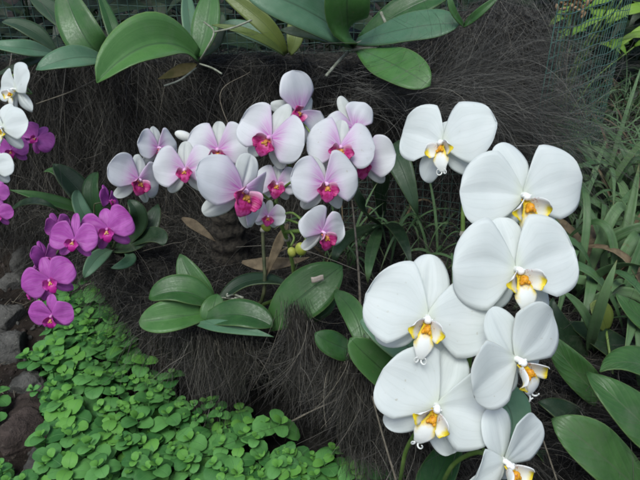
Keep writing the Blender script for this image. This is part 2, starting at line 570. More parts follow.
tag(bank, 'dark stepped planting bank of matted coir and soil behind the orchids', 'bank', kind='structure')

g = MB()
n = 24
rows = np.zeros((n, n, 3)); uvr = np.zeros((n, n, 2))
for i in range(n):
    for j in range(n):
        x = -30 + 60 * j / (n - 1); y = -30 + 60 * i / (n - 1)
        rows[i, j] = (x, y, -0.03 + 0.004 * math.sin(x * 3) * math.cos(y * 2))
g.grid(rows, uvr)
tag(g.build('ground', MAT['soil']), 'dark brown bare soil of the garden floor', 'ground', kind='structure')


def hgt(x, y): return float(terrain(x, y))


def hit(px, py, dmax=3.0):
    """where the sight line through a pixel meets the bank"""
    d = 0.3
    while d < dmax:
        p = P(px, py, d)
        if p.z < hgt(p.x, p.y): break
        d += 0.004
    return P(px, py, d)


# ------------------------------------------------------------------ leaves
def bez(a, b, c, t):
    return a * (1 - t) ** 2 + b * 2 * t * (1 - t) + c * t * t


def leaf_pts(p0, p1, p2, width, prof, face, roll=0.0, fold=0.25, wave=0.05, nr=18, nc=9, curl=0.0, seed=0, side0=None):
    rows = np.zeros((nr, nc, 3)); uvs = np.zeros((nr, nc, 2))
    rs = random.Random(seed)
    ph = rs.uniform(0, 6.28)
    for i in range(nr):
        t = i / (nr - 1)
        p = bez(p0, p1, p2, t)
        tg = ((p1 - p0) * (1 - t) + (p2 - p1) * t)
        tg = tg.normalized() if tg.length > 1e-9 else Vector((0, 0, 1))
        nrm = face - tg * face.dot(tg)
        nrm = nrm.normalized() if nrm.length > 1e-4 else tg.orthogonal().normalized()
        sd = tg.cross(nrm).normalized()
        nrm = Matrix.Rotation(rad(roll) * (0.4 + 0.6 * t), 3, tg) @ nrm
        sd = tg.cross(nrm).normalized()
        if prof == 'oval':
            if t < 0.5: hw = 0.26 + 0.74 * math.sin(math.pi / 2 * t / 0.5)
            else: hw = max(0.0, 1 - ((t - 0.5) / 0.5) ** 2.3) ** 0.72
            hw *= 1.06 + 0.03 * math.sin(t * 8 + ph)
        elif prof == 'lance':
            hw = (0.22 + 0.78 * math.sin(math.pi / 2 * min(1, t / 0.38))) if t < 0.38 else (1 - ((t - 0.38) / 0.62) ** 1.7)
        elif prof == 'broad':
            hw = (0.10 + 0.90 * math.sin(math.pi / 2 * min(1, t / 0.36))) if t < 0.36 else max(0, 1 - ((t - 0.36) / 0.64) ** 2.1)
        elif prof == 'blade':
            hw = (0.55 + 0.45 * math.sin(math.pi / 2 * min(1, t / 0.3))) if t < 0.3 else (1 - ((t - 0.3) / 0.7) ** 2.6)
        else:
            hw = 1.0
        hw = max(hw, 0.03) * width / 2
        for j in range(nc):
            u = 2 * j / (nc - 1) - 1
            z = fold * hw * abs(u) + curl * hw * u * u + wave * hw * u * abs(u) * math.sin(t * 9 + ph + (1.5 if u > 0 else 0))
            rows[i, j] = p + sd * hw * u + nrm * z
            uvs[i, j] = (j / (nc - 1), t)
    return rows, uvs


_ls = [0]


def leaf(parent, pts, wpx, mat='leaf', prof='oval', roll=0.0, fold=0.22, wave=0.06, curl=0.0, up=0.6, name='leaf', thick=0.0014, label=None, facecam=0.8):
    """pts = three (px, py, depth); wpx width in photograph pixels at the middle point"""
    p0, p1, p2 = [P(*q) if isinstance(q, tuple) else q for q in pts]
    dm = (p1 - CAM).dot(FWD)
    width = wpx / 320 * HALF * dm
    tocam = (CAM - p1).normalized()
    face = tocam * facecam + Vector((0, 0, 1)) * up
    _ls[0] += 1
    # the Bezier control is chosen so that the curve passes through the middle point
    pc = p1 * 2 - (p0 + p2) * 0.5
    r, u = leaf_pts(p0, pc, p2, width, prof, face, roll, fold, wave, curl=curl, seed=_ls[0])
    b = MB(); b.grid(r, u)
    o = b.build(name, MAT[mat], parent, thick=thick)
    if label: o['label'] = label
    return o


def smooth_path(pts, n=24):
    pts = [Vector(p) for p in pts]
    if len(pts) == 2: return [pts[0].lerp(pts[1], i / n) for i in range(n + 1)]
    out = []
    ext = [pts[0] * 2 - pts[1]] + pts + [pts[-1] * 2 - pts[-2]]
    seg = max(3, n // (len(pts) - 1))
    for k in range(len(pts) - 1):
        a, b, c, d = ext[k:k + 4]
        for i in range(seg):
            t = i / seg
            out.append(0.5 * ((2 * b) + (c - a) * t + (2 * a - 5 * b + 4 * c - d) * t * t + (3 * b - a - 3 * c + d) * t ** 3))
    out.append(pts[-1])
    return out


# ------------------------------------------------------------------ flowers
def lobe(ang, L, W, kind, rs, rc=0.10, cup=0.10, z0=0.0, asym=0.0, nr=20, nc=17, ruf=0.03, groove=0.015):
    """a petal or sepal in flower units; ang is measured clockwise from the dorsal direction"""
    rows = np.zeros((nr, nc, 3)); uvs = np.zeros((nr, nc, 2))
    a = rad(ang)
    dx, dy = math.sin(a), math.cos(a)
    ax, ay = math.cos(a), -math.sin(a)
    ph, ph2 = rs.uniform(0, 6.28), rs.uniform(0, 6.28)
    sa, sb = rs.uniform(.03, .09), rs.uniform(.03, .09)
    q1, q2 = rs.uniform(0, 6.28), rs.uniform(0, 6.28)
    cr, crw = rs.uniform(-.5, .5), rs.uniform(.006, .02)
    tw = rs.uniform(-.05, .05)
    for i in range(nr):
        t = 0.02 + 0.965 * i / (nr - 1)
        v = (1 - math.cos(math.pi * t)) / 2
        s = max(math.sin(math.pi * t), 0.0)
        if kind == 'petal':
            hw = s ** 0.76 * (0.34 + 0.66 * min(1, v / 0.47) ** 0.85) * (1 + 0.03 * math.sin(5 * v + ph))
            hw = hw * (1.0 if v < 0.99 else 1.0)
        else:
            hw = s ** 0.92 * (0.55 + 0.45 * min(1, v / 0.5)) * (1 + 0.02 * math.sin(4 * v + ph))
        hw = max(hw, 0.02) * W / 2
        for j in range(nc):
            u = 2 * j / (nc - 1) - 1
            if kind == 'petal': hu = hw * (1 + (sa * math.sin(4.2 * v + q1) if u < 0 else sb * math.sin(4.6 * v + q2)) * abs(u))
            else: hu = hw
            al = v * L + (0.0 if kind != 'petal' else -0.02 * L * u * u * v)
            ac = u * hu + asym * W * math.sin(math.pi * min(1, v * 0.9)) * 0.5
            z = z0 + 0.08 * math.sin(v * math.pi * 0.55) * (0.6 if kind == 'petal' else 0.2)
            z -= rc * v * v + cup * (u * u) * hw * 2 * 0.6
            fade = min(1.0, hw / (0.22 * W))
            z -= groove * fade * math.exp(-(u / 0.16) ** 2) * math.sin(math.pi * v) * (1 - 0.5 * v)
            z -= crw * fade * math.exp(-((u - cr) / 0.14) ** 2) * math.sin(math.pi * v)
            if kind == 'petal': z += fade * 0.018 * math.sin(3.1 * v + q1 + 2.2 * u) * min(1, v * 2) + fade * 0.03 * max(0, abs(u) - .62) * math.sin(7 * v + q2 + u)
            z += fade * tw * u * v * W
            z += fade * ruf * u * u * math.sin(5.5 * v + ph + (ph2 if u > 0 else 0)) * v
            rows[i, j] = (dx * al + ax * ac, dy * al + ay * ac, z)
            uvs[i, j] = (j / (nc - 1), v)
    return rows, uvs


def lip_mb(kind, rs, sc=1.0):
    b = MB()
    # front lobe
    path = [Vector((0, -0.02, 0.035)), Vector((0, -0.075, 0.095)), Vector((0, -0.16, 0.125)), Vector((0, -0.25, 0.115)), Vector((0, -0.315, 0.075))]
    if kind != 'white':
        path = [Vector((0, -0.02, 0.035)), Vector((0, -0.07, 0.10)), Vector((0, -0.14, 0.135)), Vector((0, -0.21, 0.125)), Vector((0, -0.265, 0.085))]
    path = smooth_path([p * sc for p in path], 16)
    n = len(path)
    rows = np.zeros((n, 11, 3)); uv = np.zeros((n, 11, 2))
    for i, p in enumerate(path):
        t = i / (n - 1)
        if kind == 'white':
            hw = np.interp(t, [0, .2, .42, .58, .68, .8, .92, 1], [.030, .034, .060, .086, .074, .050, .036, .022])
        else:
            hw = np.interp(t, [0, .2, .4, .55, .7, .85, 1], [.036, .045, .075, .098, .090, .055, .015])
        hw *= sc
        for j in range(11):
            u = 2 * j / 10 - 1
            rows[i, j] = (u * hw, p.y, p.z - 0.35 * hw * u * u + 0.18 * hw * abs(u) ** 3)
            uv[i, j] = (j / 10, t)
    b.grid(rows, uv, 0)
    # side lobes: two wings standing up beside the column
    for s in (-1, 1):
        nr, nc = 12, 9
        rows = np.zeros((nr, nc, 3)); uv = np.zeros((nr, nc, 2))
        for i in range(nr):
            t = i / (nr - 1)
            hw = (0.030 + 0.052 * math.sin(math.pi * min(1, 0.12 + 0.78 * t)) ** 0.8) * (1.0 if t < 0.9 else 0.80)
            if kind != 'white': hw *= 1.25
            cxp = s * (0.028 + 0.125 * t ** 0.9)
            cyp = -0.055 - 0.075 * t + 0.03 * t * t
            czp = 0.045 + 0.125 * math.sin(t * 1.9) * 0.9
            for j in range(nc):
                u = 2 * j / (nc - 1) - 1
                yy = cyp + u * hw * 0.92
                xx = cxp - s * 0.035 * u * u * t
                zz = czp + 0.030 * u * u + 0.02 * u
                rows[i, j] = (xx * sc, yy * sc, zz * sc)
                uv[i, j] = ((1 - u) / 2 , t)
        b.grid(rows, uv, 1)
    # callus
    b.ellipsoid((0, -0.075 * sc, 0.115 * sc), (0, -0.6, 0.5), (0.034 * sc, 0.020 * sc, 0.034 * sc), 2, 10, 7, 0.3)
    for s in (-1, 1):
        b.ellipsoid((s * 0.024 * sc, -0.095 * sc, 0.125 * sc), (s * 0.3, -0.6, 0.6), (0.014 * sc, 0.014 * sc, 0.022 * sc), 2, 8, 6)
    # tendrils
    if kind == 'white':
        e = path[-1]
        for s in (-1, 1):
            tp = []
            r0 = rs.uniform(0.018, 0.026)
            for k in range(15):
                q = k / 14 * 4.6
                tp.append((s * (0.012 + r0 * (1 - math.cos(q)) * (1 - 0.02 * k)) * sc, e.y + (-r0 * math.sin(q)) * sc, e.z + 0.004 * k * sc))
            b.tube(tp, [max(0.0030, 0.0062 * (1 - k / 16)) * sc for k in range(15)], 6, 0)
            b.uv[-1][:, 1] = 0.95; b.uv[-1][:, 0] = 0.5
    return b


def flower(plant, px, py, d, wpx, roll=0.0, yaw=0.0, pitch=0.0, kind='white', seed=None, lip=1.0, ov=None, label=None, attach=None):
    """one bloom; wpx is its width in photograph pixels. Returns the point its stalk joins"""
    seed = seed if seed is not None else int(px * 31 + py * 7)
    rs = random.Random(seed)
    c = P(px, py, d)
    sc = wpx / 320 * HALF * d
    f = Vector((math.sin(rad(yaw)) * math.cos(rad(pitch)), math.sin(rad(pitch)), math.cos(rad(yaw)) * math.cos(rad(pitch))))
    up = Vector((math.sin(rad(roll)), math.cos(rad(roll)), 0))
    up = (up - f * up.dot(f)).normalized()
    rt = up.cross(f)
    camM = Matrix((RIGHT, UPV, -FWD)).transposed()
    M3 = camM @ Matrix((rt, up, f)).transposed()
    M = Matrix.Translation(c) @ M3.to_4x4() @ Matrix.Scale(sc, 4)
    # column is the bloom's own mesh
    cb = MB()
    k = 0.85 if kind == 'white' else 0.9
    cb.tube([(0, 0.005, -0.03), (0, 0.006, 0.01), (0, 0.004, 0.05), (0, -0.006, 0.085 * k)], [0.028, 0.026, 0.024, 0.030], 10)
    cb.ellipsoid((0, -0.012, 0.098 * k), (0, -0.4, 1), (0.031, 0.028, 0.026), 0, 10, 7)
    for s in (-1, 1):
        cb.ellipsoid((s * 0.022, -0.005, 0.060), (s * 0.5, 0.3, 1), (0.012, 0.010, 0.03), 0, 8, 6)
    colm = {'white': 'col_white', 'blush': 'col_blush', 'magenta': 'col_magenta'}[kind]
    fl = bpy.data.objects.new('flower', None)
    # place the flower object at its centre so that it is a part of its own
    cb_o = cb.build('flower', MAT[colm], None, matrix=Matrix.Translation((0, 0, 0)) @ M3.to_4x4() @ Matrix.Scale(sc, 4))
    cb_o.parent = plant
    cb_o.location = c - world_loc(plant)
    fl = cb_o
    if label: fl['label'] = label
    ov = ov or {}
    sep = 'sepal' if kind == 'blush' else kind

    def add(name, nm, ang, L, W, k2, mat, **kw):
        o = ov.get(name, {})
        if o is None: return
        ang += o.get('a', 0); L *= o.get('L', 1); W *= o.get('W', 1)
        for q in ('rc', 'cup', 'asym', 'z0'):
            if q in o: kw[q] = o[q]
        r, u = lobe(ang + rs.uniform(-3, 3), L * rs.uniform(.97, 1.03), W * rs.uniform(.97, 1.03), k2, rs, **kw)
        b = MB(); b.grid(r, u)
        b.build(nm, MAT[mat], fl, thick=0.00035, matrix=M)
    pw = {'white': 0.64, 'blush': 0.66, 'magenta': 0.60}[kind]
    sw = {'white': 1.0, 'blush': .88, 'magenta': .88}[kind]
    add('ds', 'sepal', 0, 0.47, 0.30 * sw, 'sepal', sep, rc=0.11, cup=0.12, z0=-0.024)
    add('sl', 'sepal', -138, 0.44, 0.27 * sw, 'sepal', sep, rc=0.15, cup=0.10, z0=-0.034)
    add('sr', 'sepal', 138, 0.44, 0.27 * sw, 'sepal', sep, rc=0.15, cup=0.10, z0=-0.038)
    add('pl', 'petal', -80, 0.515, pw, 'petal', kind, rc=0.045, cup=0.015, z0=0.004, asym=0.10, ruf=0.04)
    add('pr', 'petal', 80, 0.515, pw, 'petal', kind, rc=0.045, cup=0.015, z0=0.010, asym=-0.10, ruf=0.04)
    if lip:
        lm = Matrix.Rotation(rad(rs.uniform(-7, 7)), 4, 'Z') @ Matrix.Rotation(rad(rs.uniform(-12, 10)), 4, 'X') @ Matrix.Diagonal((rs.uniform(.9, 1.12), rs.uniform(.92, 1.08), rs.uniform(.9, 1.1), 1))
        lip_mb(kind, rs, lip * rs.uniform(.94, 1.06)).build('lip', LIP[kind], fl, thick=0.0005, matrix=M @ lm)
    return M @ Vector((0, 0, -0.05)), (M3 @ Vector((0, 0, -1)))


def spike(plant, pts, r0, r1, backs, name='flower_stem', mat='stem', ped=0.0013, nodes=True):
    pth = smooth_path(pts, 40)
    b = MB()
    n = len(pth)
    rr = [r0 + (r1 - r0) * i / (n - 1) for i in range(n)]
    b.tube(pth, rr, 9, 0)
    if nodes:
        for k in range(4, n - 4, 9):
            t = (pth[k + 1] - pth[k]).normalized()
            b.tube([pth[k] - t * 0.004, pth[k] - t * 0.001, pth[k] + t * 0.003], [rr[k] * 1.05, rr[k] * 1.75, rr[k] * 1.1], 9, 1)
    for bp, bd in backs:
        k = min(range(2, n), key=lambda i: (pth[i] - (bp + bd * 0.03 + Vector((0, 0, -0.01)))).length)
        a = pth[k]
        ln = (bp - a).length
        m1 = bp + bd * min(0.02, ln * 0.4)
        m2 = a.lerp(m1, 0.5) + Vector((0, 0, 0.012 * min(1, ln / 0.05)))
        pp = smooth_path([a, m2, m1, bp], 12)
        b.tube(pp, [ped * (1.15 if i < 3 else 1.0) for i in range(len(pp))], 7, 0)
    return b.build(name, [MAT[mat], MAT['node']], plant)


# ================================================================== WHITE ORCHID (right)
b0 = hit(455, 462)
white = thing('orchid_plant', b0 + Vector((0, 0, 0)), 'large pure white moth orchid with yellow centred blooms at front right', 'orchid', 'flowering moth orchids')
s1, s2 = [], []
s1.append(flower(white, 443, 144, 0.60, 98, roll=-10, yaw=-34, pitch=10, lip=0.95,
                 ov={'ds': {'L': .6, 'a': 4}, 'pl': {'a': 20, 'L': 1.0, 'W': 1.0}, 'pr': {'a': 2, 'L': 1.08, 'W': 1.05}, 'sl': {'a': 6, 'L': .95}, 'sr': {'a': 2, 'L': .9}}))
s1.append(flower(white, 523, 196, 0.50, 124, roll=-5, yaw=4, pitch=-3, ov={'ds': {'a': -12, 'L': 1.0}}))
s1.append(flower(white, 516, 270, 0.475, 128, roll=-3, yaw=6, pitch=4, ov={'ds': {'L': .9, 'a': -8}, 'pl': {'a': -6, 'W': 1.1}, 'pr': {'a': -2, 'W': 1.1}, 'sr': {'L': 1.05}}))
s2.append(flower(white, 427, 318, 0.48, 128, roll=13, yaw=-4, pitch=2, ov={'ds': {'a': -7, 'L': 1.05, 'W': 1.1}, 'sl': {'a': 12}}))
s2.append(flower(white, 516, 359, 0.455, 124, roll=-30, yaw=24, pitch=-6, ov={'ds': {'L': .95, 'a': 2}, 'pl': {'a': -12, 'W': .95, 'L': .95}, 'pr': {'a': -12, 'W': .9}}))
s2.append(flower(white, 436, 406, 0.475, 128, roll=25, yaw=-2, pitch=2, ov={'ds': {'L': 1.0, 'W': 1.25, 'a': -2}, 'sr': {'L': 1.05}}))
s2.append(flower(white, 504, 461, 0.47, 118, roll=-14, yaw=30, pitch=-10, ov={'pr': {'a': -12, 'W': .8, 'L': .95}, 'pl': {'a': -18, 'W': .7, 'L': .7}, 'ds': {'L': 1.0, 'W': 1.15}}))
spike(white, [b0, P(460, 400, .64), P(464, 300, .62), P(463, 215, .60), P(468, 165, .60), P(458, 140, .635)], 0.0030, 0.0018, s1)
spike(white, [b0 + Vector((-0.008, -0.004, 0)), P(448, 430, .60), P(466, 380, .57), P(470, 330, .55), P(452, 300, .535)], 0.0030, 0.0019, s2)
gs = MB()
gs.tube(smooth_path([hit(398, 492), P(402, 470, .58), P(407, 448, .545), P(424, 420, .505)], 14), 0.0021, 8)
gs.tube(smooth_path([hit(440, 490), P(446, 476, .57), P(456, 462, .54), P(478, 452, .50), P(500, 460, .48)], 14), 0.0022, 8)
gs.build('flower_stalk', MAT['stem'], white)
leaf(white, [(452, 400, .66), (405, 345, .60), (360, 322, .585)], 46, 'leaf_sheen', roll=8)
leaf(white, [(445, 420, .67), (385, 372, .63), (350, 338, .62)], 34, 'leaf', roll=-14)
leaf(white, [(458, 425, .66), (500, 402, .60), (512, 440, .565)], 42, 'leaf_sheen', roll=-10)
leaf(white, [(460, 430, .66), (438, 475, .60), (425, 500, .58)], 34, 'leaf', roll=10)

# ================================================================== BLUSH ORCHID (centre)
b1 = hit(214, 316)
blush = thing('orchid_plant', b1, 'white moth orchid with magenta lips and a low leaf rosette at centre', 'orchid', 'flowering moth orchids')
f1, f2 = [], []
K = dict(kind='blush')
f1.append(flower(blush, 138, 180, .70, 58, roll=12, yaw=44, pitch=0, lip=1.2, ov={'pr': {'L': .9, 'rc': .22}, 'pl': {'L': 1.1}}, **K))
f1.append(flower(blush, 158, 148, .73, 46, roll=-8, yaw=52, pitch=0, lip=1.1, **K))
f1.append(flower(blush, 185, 170, .69, 62, roll=-2, yaw=4, pitch=-2, lip=.9, **K))
f1.append(flower(blush, 218, 150, .70, 63, roll=2, yaw=2, pitch=0, lip=1.0, **K))
f2.append(flower(blush, 271, 138, .645, 72, roll=24, yaw=-14, pitch=2, lip=1.08, ov={'ds': {'L': 1.12}}, **K))
f2.append(flower(blush, 242, 191, .585, 93, roll=22, yaw=41, pitch=0, lip=1.1, ov={'ds': {'a': 8, 'W': 1.15}, 'pl': {'L': 1.14, 'W': .86, 'a': -12}, 'pr': {'a': 14, 'L': .9, 'rc': .34}}, **K))
f2.append(flower(blush, 299, 112, .72, 64, roll=64, yaw=40, pitch=-5, lip=0.9, ov={'pl': {'L': 1.25, 'a': 8}, 'ds': {'L': .9}}, **K))
f2.append(flower(blush, 277, 184, .66, 44, roll=4, yaw=5, pitch=-5, lip=1.3, **K))
f2.append(flower(blush, 340, 148, .655, 68, roll=8, yaw=8, pitch=8, lip=1.1, ov={'pl': {'W': 1.1}}, **K))
f2.append(flower(blush, 325, 184, .615, 72, roll=-2, yaw=18, pitch=0, lip=1.1, ov={'pr': {'W': 1.05, 'a': -6}, 'pl': {'W': 1.05}, 'ds': {'L': .9, 'a': -24}}, **K))
f2.append(flower(blush, 322, 232, .60, 54, roll=-4, yaw=34, pitch=-8, lip=1.25, ov={'pl': {'a': 30}}, **K))
f2.append(flower(blush, 363, 160, .69, 64, roll=2, yaw=-16, pitch=0, lip=1.2, ov={'pr': {'a': 4}, 'ds': {'L': .9}}, **K))
f2.append(flower(blush, 354, 128, .72, 56, roll=-22, yaw=20, pitch=4, lip=0.8, ov={'ds': {'L': 1.35}, 'pr': {'a': -30, 'W': .8}}, **K))
f2.append(flower(blush, 268, 216, .65, 34, roll=10, yaw=10, pitch=-10, lip=1.2, **K))
spike(blush, [b1 + Vector((.03, .0, 0)), P(262, 300, .80), P(263, 240, .79), P(258, 180, .78), P(235, 160, .75), P(190, 155, .76), P(150, 150, .77)], 0.0030, 0.0016, f1, mat='dark_stem')
spike(blush, [b1 + Vector((.045, .01, 0)), P(290, 290, .80), P(290, 250, .74), P(284, 232, .69), P(276, 205, .665), P(286, 175, .68), P(318, 160, .71), P(350, 150, .74)], 0.0030, 0.0017, f2)
bb = MB()
bb.tube(smooth_path([P(284, 232, .69), P(300, 231, .66), P(318, 230, .625)], 10), 0.0024, 8)
bb.tube(smooth_path([P(280, 218, .68), P(295, 222, .66), P(303, 226, .66)], 8), 0.0014, 7)
bb.tube(smooth_path([P(300, 231, .66), P(306, 240, .655), P(300, 246, .655)], 8), 0.0013, 7)
bb.tube(smooth_path([P(290, 231, .67), P(294, 238, .66), P(291, 246, .66)], 8), 0.0013, 7)
bb.build('flower_branch', MAT['stem'], blush)
for (x, y, d, r, m) in ((301, 249, .655, 6.0, 'bud'), (292, 252, .66, 4.6, 'bud'), (307, 243, .66, 4.0, 'bud'), (184, 136, .71, 5.0, 'white_bud'), (266, 226, .66, 5, 'bud')):
    q = MB(); s = r / 320 * HALF * d
    q.ellipsoid(P(x, y, d), (random.uniform(-.4, .4), -.3, 1) if m == 'bud' else (1, 0, -.4), (s, s, s * 1.25 if m == 'bud' else s * 1.9), 0, 12, 9)
    q.build('bud', MAT[m], blush)
leaf(blush, [(216, 306, .795), (196, 286, .79), (180, 254, .80)], 25, 'leaf', roll=-20)
leaf(blush, [(214, 306, .785), (182, 292, .77), (149, 299, .77)], 31, 'leaf', roll=14, fold=.5)
leaf(blush, [(212, 312, .78), (172, 318, .755), (139, 322, .755)], 31, 'leaf_mid', roll=-4, fold=.45)
leaf(blush, [(203, 320, .765), (240, 315, .745), (273, 327, .735)], 30, 'leaf', roll=-6, fold=.35)
leaf(blush, [(196, 324, .76), (232, 328, .735), (274, 337, .722)], 14, 'leaf_sheen', roll=6, prof='lance')
leaf(blush, [(205, 326, .765), (212, 312, .765), (217, 294, .78)], 22, 'leaf', roll=0)
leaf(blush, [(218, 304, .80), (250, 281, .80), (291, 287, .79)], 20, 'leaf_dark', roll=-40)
leaf(blush, [(268, 326, .76), (303, 296, .735), (342, 266, .745)], 46, 'leaf', roll=10, fold=.14)
leaf(blush, [(280, 326, .775), (312, 308, .765), (336, 296, .765)], 28, 'leaf', roll=24)
rb = MB()
for k in range(9):
    a = P(random.uniform(226, 246), random.uniform(292, 312), .775)
    c = hit(random.uniform(215, 275), random.uniform(306, 326))
    rb.tube(smooth_path([a, a.lerp(c, .5) + Vector((random.uniform(-.01, .01), -.005, .02)), c], 8), random.uniform(.0010, .0018), 6)
rb.build('aerial_root', MAT['root'], blush)

# second leafy keiki between the two big plants
bk = hit(360, 352)
kei = thing('orchid_plant', bk, 'small flowerless orchid with two shiny leaves between the blush and white orchids', 'orchid', 'flowerless orchids')
leaf(kei, [(362, 352, .685), (356, 318, .70), (334, 291, .73)], 22, 'leaf', roll=-20)
leaf(kei, [(360, 352, .68), (338, 346, .655), (315, 333, .65)], 26, 'leaf', roll=-8, fold=.1, curl=-.2)
leaf(kei, [(362, 354, .685), (372, 338, .69), (374, 318, .71)], 18, 'leaf_dark', roll=18)

# dark plant against the wire behind
bd = hit(382, 225)
dkp = thing('strap_leaf_plant', bd, 'dark plant with one drooping strap leaf behind the uppermost white bloom', 'plant')
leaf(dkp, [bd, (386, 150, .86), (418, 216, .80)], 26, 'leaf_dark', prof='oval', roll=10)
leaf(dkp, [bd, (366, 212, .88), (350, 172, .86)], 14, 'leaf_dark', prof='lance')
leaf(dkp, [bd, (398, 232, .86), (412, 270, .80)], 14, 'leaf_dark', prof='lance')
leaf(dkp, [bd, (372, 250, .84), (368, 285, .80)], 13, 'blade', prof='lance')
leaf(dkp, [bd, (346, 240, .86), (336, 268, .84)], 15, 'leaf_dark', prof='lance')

# ================================================================== PURPLE ORCHID (left)
b2 = hit(112, 250)
purple = thing('orchid_plant', b2, 'magenta moth orchid arching over the ground cover at left', 'orchid', 'flowering moth orchids')
f3 = []
K = dict(kind='magenta')
f3.append(flower(purple, 108, 229, .80, 52, roll=-14, yaw=4, pitch=0, lip=1.05, ov={'ds': {'L': .9}, 'pr': {'W': 1.1}}, **K))
f3.append(flower(purple, 74, 240, .78, 47, roll=2, yaw=6, pitch=2, lip=1.0, ov={'ds': {'L': 1.25, 'W': .75}, 'pl': {'W': 1.1}, 'pr': {'W': 1.05}}, **K))
f3.append(flower(purple, 50, 280, .76, 51, roll=-22, yaw=12, pitch=0, lip=1.1, **K))
f3.append(flower(purple, 52, 315, .75, 44, roll=0, yaw=2, pitch=-14, lip=1.15, **K))
f3.append(flower(purple, 109, 201, .83, 33, roll=15, yaw=80, pitch=10, lip=0.8, ov={'sl': None, 'sr': {'a': -80}, 'ds': {'L': 1.1}}, **K))
f3.append(flower(purple, 45, 258, .79, 38, roll=-12, yaw=74, pitch=6, lip=.8, **K))
f3.append(flower(purple, 58, 226, .82, 30, roll=-40, yaw=62, pitch=0, lip=.8, **K))
f3.append(flower(purple, 32, 293, .79, 26, roll=-30, yaw=-60, pitch=0, lip=1.0, **K))
spike(purple, [b2, P(120, 228, .90), P(112, 215, .87), P(85, 225, .84), P(62, 245, .815), P(48, 275, .80), P(50, 305, .785)], 0.0022, 0.0014, f3, mat='dark_stem', ped=0.0011)
leaf(purple, [(96, 214, 1.02), (78, 190, 1.01), (53, 164, 1.0)], 24, 'leaf_dark', roll=10)
leaf(purple, [(96, 214, 1.02), (50, 200, .99), (10, 190, .97)], 14, 'leaf', roll=12, prof='lance')
leaf(purple, [b2, (98, 258, .93), (84, 278, .90)], 15, 'leaf_sheen', roll=-18)
leaf(purple, [b2 + Vector((.02, 0, 0)), (130, 260, .92), (111, 268, .88)], 11, 'leaf_sheen', roll=-12)
leaf(purple, [b2 + Vector((.02, 0, 0)), (138, 222, .95), (128, 200, .94)], 18, 'leaf_dark', roll=10)
leaf(purple, [b2, (84, 215, .97), (78, 190, 1.0)], 15, 'leaf_sheen', roll=25)
leaf(purple, [b2, (150, 236, .95), (163, 246, .92)], 18, 'leaf_dark', roll=10)

leaf(purple, [b2, (140, 238, .97), (158, 204, .98)], 22, 'leaf_dark', roll=-10)
leaf(purple, [(96, 214, 1.02), (66, 178, 1.03), (44, 172, 1.02)], 16, 'leaf', roll=16, prof='lance')
leaf(purple, [b2, (92, 200, 1.0), (98, 172, 1.02)], 16, 'leaf', roll=-16)
# ================================================================== FAR LEFT pair
b3 = hit(-20, 215)
fw = thing('orchid_plant', b3, 'white orchid spike cut off by the left edge, above magenta blooms', 'orchid', 'flowering moth orchids')
f4 = []
f4.append(flower(fw, 16, 90, .86, 56, roll=10, yaw=-34, pitch=0, lip=1.0, ov={'pr': {'a': -30}, 'ds': {'a': -8}}))
f4.append(flower(fw, 3, 128, .84, 54, roll=4, yaw=-6, pitch=0, lip=1.0, ov={'pr': {'a': -10}}))
f4.append(flower(fw, -6, 168, .84, 40, roll=0, yaw=4, pitch=0, lip=1.0))
spike(fw, [b3, P(-22, 165, .93), P(-10, 120, .92), P(8, 85, .92), P(14, 74, .92)], 0.0025, 0.0015, f4)
b4 = hit(-8, 240)
fp = thing('orchid_plant', b4, 'magenta orchid half hidden below white blooms at the left edge', 'orchid', 'flowering moth orchids')
f5 = []
f5.append(flower(fp, 36, 138, .92, 34, roll=40, yaw=20, pitch=0, lip=.9, **K))
f5.append(flower(fp, 12, 150, .90, 34, roll=-10, yaw=0, pitch=0, lip=1.0, **K))
f5.append(flower(fp, -2, 214, .88, 30, roll=0, yaw=10, pitch=0, lip=1.0, **K))
f5.append(flower(fp, -4, 192, .90, 28, roll=20, yaw=0, pitch=0, lip=1.0, **K))
spike(fp, [b4, P(-14, 200, .95), P(0, 165, .96), P(22, 145, .97)], 0.0020, 0.0013, f5, mat='dark_stem', ped=.0011)
leaf(fp, [b4, (20, 205, .96), (60, 212, .95)], 12, 'leaf_dark', prof='lance')

# ================================================================== FLOWERLESS ORCHIDS along the top
def top_plant(px, py, label):
    return thing('orchid_plant', hit(px, py), label, 'orchid', 'flowerless orchids')


tA = top_plant(112, 62, 'flowerless orchid with folded upright leaf and pale drooping leaf at upper left')
leaf(tA, [(112, 62, 1.02), (84, 36, .97), (62, -20, 1.0)], 36, 'leaf', roll=-35, fold=.3)
leaf(tA, [(110, 62, 1.0), (76, 58, .94), (36, 70, .92)], 26, 'leaf_sheen', roll=12, fold=.25)
leaf(tA, [(118, 58, 1.04), (112, 28, 1.04), (98, -8, 1.06)], 13, 'leaf', roll=20)
leaf(tA, [(104, 62, 1.06), (60, 18, 1.12), (30, -4, 1.14)], 20, 'leaf_dark')
tB = top_plant(50, 56, 'flowerless orchid with flat grey green leaves at the upper left corner')
leaf(tB, [(56, 54, 1.06), (20, 48, 1.0), (-22, 44, 1.0)], 20, 'leaf_sheen', roll=10, prof='lance')
leaf(tB, [(56, 52, 1.08), (30, 30, 1.06), (2, 22, 1.06)], 18, 'leaf_dark', roll=20)
leaf(tB, [(56, 54, 1.08), (25, 64, 1.02), (-10, 78, 1.02)], 10, 'leaf_dark', prof='lance')
tC = top_plant(194, 60, 'flowerless orchid with one large twisted leaf reaching left and a withered leaf below')
leaf(tC, [(198, 58, 1.0), (152, 45, .93), (97, 83, .88)], 48, 'leaf_mid', roll=4, fold=.6, wave=.14)
leaf(tC, [(196, 54, 1.02), (190, 26, 1.03), (186, -14, 1.05)], 16, 'leaf_sheen', roll=30)
